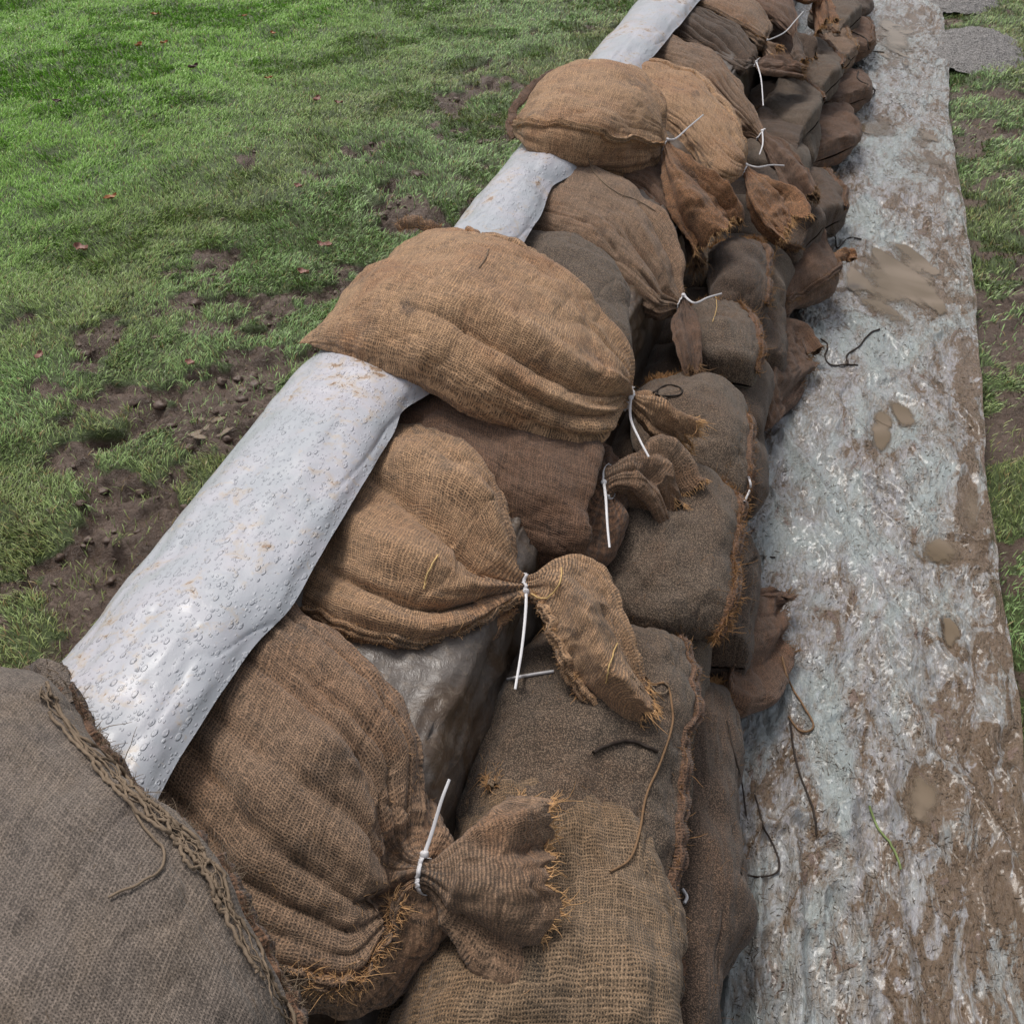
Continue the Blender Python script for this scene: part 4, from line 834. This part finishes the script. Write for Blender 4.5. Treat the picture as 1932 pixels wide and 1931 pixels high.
ear(iG, [(1555, 500, .11), (1578, 486, .11), (1602, 480, .10), (1606, 492, .09)], 'rusty', .022, 300)
# ------------------------------------------------------------------ loose threads, twine, leaves
bpy.context.view_layer.update(); dg = bpy.context.evaluated_depsgraph_get()
def surf(px, py, lift=0.003):      # the point of the built surface on this sight line
    d = Rt * (px - 966) + UP * (966 - py) + FWD * FP; d /= np.linalg.norm(d)
    o = CAM.copy()
    for _ in range(6):
        ok, loc, nrm, idx, ob, _m = scn.ray_cast(dg, Vector(o), Vector(d))
        if not ok: return at(px, py, 0.02)
        if any(w in ob.name for w in ('fibre', 'frayed', 'grass')): o = np.array(loc) + d * 0.002; continue
        return np.array(loc) - d * lift
    return np.array(loc) - d * lift
def thread(px, rad, mat, label, lift=0.003, name='loose_thread', cat='thread', tw=0.0, jit=0.0007, ends=1, n=70, parent=None):
    pts = []
    P0 = np.array(px, float); P1, _ = crom(P0, 6 * len(px))
    for x, y in P1: pts.append(surf(x, y, lift))
    pts = np.array(pts)
    for _ in range(2): pts[1:-1] = 0.5 * pts[1:-1] + 0.25 * (pts[:-2] + pts[2:])
    pts[:, 2] += 0.001
    V, F, _ = tube(pts, rad, n, 6, tw, jit, random.randint(0, 999))
    o = mesh_obj(name, V, F, mat, parent)
    if parent is None: tag(o, label, cat)
    return o
M_STRAW = plain('pale_straw', (0.62, 0.42, 0.18), 0.6)
TH = [
 ([(800, 1112), (806, 1085), (826, 1048)], .0014, M_STRAW, 'short pale straw lying on the straw-coloured bag'),
 ([(1060, 1072), (1056, 1102), (1030, 1130), (1002, 1122)], .0013, M_STRAW, 'curled pale fibre over the drooping neck of the straw-coloured bag'),
 ([(1164, 1215), (1150, 1255), (1143, 1290)], .0011, M_STRAW, 'thin straight pale fibre on the drooping neck'),
 ([(1110, 300), (1122, 328), (1160, 362), (1205, 380), (1236, 398)], .0013, M_FRG, 'long thread trailing from the small plump bag down the reddish-brown bag'),
 ([(1218, 1278), (1232, 1292), (1258, 1290), (1268, 1330), (1268, 1370), (1245, 1440), (1220, 1500), (1208, 1560), (1190, 1620), (1150, 1645)], .0018, M_FRD, 'twisted brown twine snaking over the broad gritty bag beside the drooping neck'),
 ([(1225, 1290), (1245, 1310), (1262, 1300), (1250, 1285)], .0014, M_FRG, 'small curl of fibres beside the twisted brown twine'),
 ([(228, 1470), (245, 1515), (280, 1572), (308, 1600), (304, 1640), (262, 1668), (205, 1692)], .0014, M_FRG, 'loose thread looping from the seam over the large grey bag'),
 ([(1232, 742), (1258, 727), (1284, 733), (1282, 746), (1250, 748), (1236, 745)], .0022, M_TWINE, 'dark wire loop behind the neck of the big tan bag'),
 ([(1120, 1420), (1150, 1405), (1190, 1398), (1240, 1418)], .003, M_TWINE, 'added dark strand standing for a crack in the broad gritty bag'),  # dark strand added in place of a crack in the bag
 ([(1548, 640), (1562, 652), (1556, 675), (1570, 690), (1600, 688), (1618, 690)], .0024, M_TWINE, 'dark twine end beside the farther rust-brown flap, touching the sheet'),
 ([(1600, 688), (1598, 670), (1620, 655), (1640, 630), (1660, 622)], .0028, M_TWINE, 'kinked brown rootlet on the sheet below the big puddle'),
 ([(1475, 1240), (1490, 1290), (1515, 1330), (1535, 1372), (1510, 1380), (1488, 1352)], .0022, M_FRD, 'hooked brown thread on the sheet right of the nearer flap'),
 ([(1490, 1360), (1500, 1430), (1520, 1490), (1535, 1530), (1540, 1575)], .0022, M_TWINE, 'long dark thread on the sheet below the hooked one'),
 ([(1398, 1648), (1440, 1655), (1470, 1640), (1462, 1600), (1440, 1560), (1425, 1500)], .0018, M_TWINE, 'dark thread arc on the sheet near the camera beside the low dark bag'),
 ([(1372, 1360), (1385, 1420), (1400, 1480), (1408, 1540)], .0016, M_TWINE, 'dark fibre hanging down beside the low dark bag'),
 ([(1410, 1065), (1428, 1050), (1462, 1052)], .0020, M_TWINE, 'short hooked dark fibre on the sheet at the wall foot above the nearer flap'),
 ([(1530, 400), (1560, 440), (1575, 445), (1580, 470), (1600, 450), (1625, 452)], .0028, M_TWINE, 'wavy dark thread on the sheet left of the big puddle, far side'),
 ([(1600, 110), (1620, 130), (1618, 150), (1650, 170), (1640, 190)], .0035, M_TWINE, 'tangle of dark twine where the far wall foot meets the sheet'),
 ([(1605, 60), (1635, 75), (1640, 95), (1668, 100)], .0035, M_TWINE, 'dark twine end near the top of the sheet'),
 ([(1640, 1520), (1655, 1560), (1685, 1600), (1700, 1640)], .0022, plain('green_stem', (0.20, 0.26, 0.09), 0.5), 'thin green grass stem lying on the muddy part of the sheet'),
 ([(1345, 608), (1352, 580), (1350, 560)], .0010, M_STRAW, 'tiny fibre standing by the straight cable tie'),
 ([(922, 470), (918, 485), (905, 505)], .0012, M_FRG, 'short thread on the shoulder of the big tan bag'),
]
for px, rd, m_, lab in TH: thread(px, rd, m_, lab)
# twine stitched down the grey bag's seam
g0 = i0['root']
base_ = [(78, 1298), (100, 1335), (195, 1436), (268, 1508), (345, 1578), (395, 1640), (432, 1710), (488, 1810), (522, 1885), (560, 1945)]
for q in range(9):
    oo = random.uniform(-15, 9); a_ = random.uniform(0, .35) if q > 3 else 0; b_ = random.uniform(.65, 1) if q > 3 else 1
    pts = [(x + oo + random.uniform(-9, 9), y - oo * .6 + random.uniform(-9, 9)) for x, y in crom(np.array(base_), 26)[0][int(a_ * 26):max(int(b_ * 26), int(a_ * 26) + 5)]]
    thread(pts, random.choice([.0008, .0011, .0019]), M_FRG, '', .004 + .004 * random.random(), 'seam_twine', tw=0.5, jit=.002, n=300, parent=g0)
# cable ties of bags lower down, with only a tail or tag in sight
for px, z_, lab, nm in (([(958, 1282), (1000, 1274), (1045, 1267)], .004, 'pale cable tie end sticking out of the dark gap left of the drooping neck', 'cable_tie'),
                    ([(1412, 900), (1416, 920), (1404, 948)], .006, 'small curved pale cable tie at the lower corner of the grey-brown gritty bag', 'cable_tie'),
                    ([(1288, 1678), (1296, 1692), (1291, 1704)], .006, 'tiny white plastic tie end at the edge of the open-weave bag', 'cable_tie')):
    thread(px, .0026, M_NYL, lab, z_, nm, 'cable tie', jit=0, n=24)
# leaves trodden in the grass
LVS = [(293, 33, 'a', .030), (263, 93, 'a', .032), (311, 88, 'a', .026), (366, 136, 'd', .034), (208, 374, 'a', .030), (599, 194, 'r', .034), (613, 462, 'r', .030), (153, 465, 'r', .034), (572, 510, 'r', .026), (508, 153, 'a', .022), (515, 62, 'a', .026), (462, 36, 'a', .022), (110, 201, 'd', .03), (565, 366, 'r', .024), (640, 200, 'r', .022), (360, 690, 'r', .020), (80, 690, 'r', .022)]
LM = {'a': plain('leaf_orange', (0.36, 0.15, 0.06), 0.5, .4, .4), 'd': plain('leaf_dark', (0.07, 0.03, 0.025), 0.4, .4, .4), 'r': plain('leaf_pinkish', (0.27, 0.13, 0.10), 0.5, .3, .4)}
LN = {'a': 'orange-brown', 'd': 'dark wet', 'r': 'dull reddish'}
for i, (px, py, kd, sz) in enumerate(LVS):
    c0 = at(px, py, 0.0); z0 = float(ground_h(c0[0], c0[1])) + 0.022; an = random.uniform(0, 6.28)
    nu, nv = 13, 7; V = []
    for u in np.linspace(-1, 1, nu):
        for v in np.linspace(-1, 1, nv):
            w = (1 - u * u) ** 0.6 * 0.55 * (1 + 0.18 * math.sin(u * 11 + i)); x = u * sz; y = v * w * sz
            V.append((c0[0] + x * math.cos(an) - y * math.sin(an), c0[1] + x * math.sin(an) + y * math.cos(an), z0 + 0.25 * sz * v * v + 0.2 * sz * u * u + 0.1 * sz * math.sin(u * 5 + v * 3 + i)))
    tag(mesh_obj('fallen_leaf', V, grid_faces(nu, nv), LM[kd]), '%s fallen leaf trodden into the grass left of the wall' % LN[kd], 'leaf', '%s leaves on the grass' % LN[kd])
for px, py, rx, ry in ((92, 742, 34, 12), (395, 782, 42, 26), (300, 620, 26, 12)):
    c0 = at(px, py, 0); ax = np.linalg.norm(at(px + rx, py, 0) - c0); ay = np.linalg.norm(at(px, py - ry, 0) - c0)
    puddle(c0[0], c0[1], ax, ay, ground_h, px, 22, 1.3, 0.012)
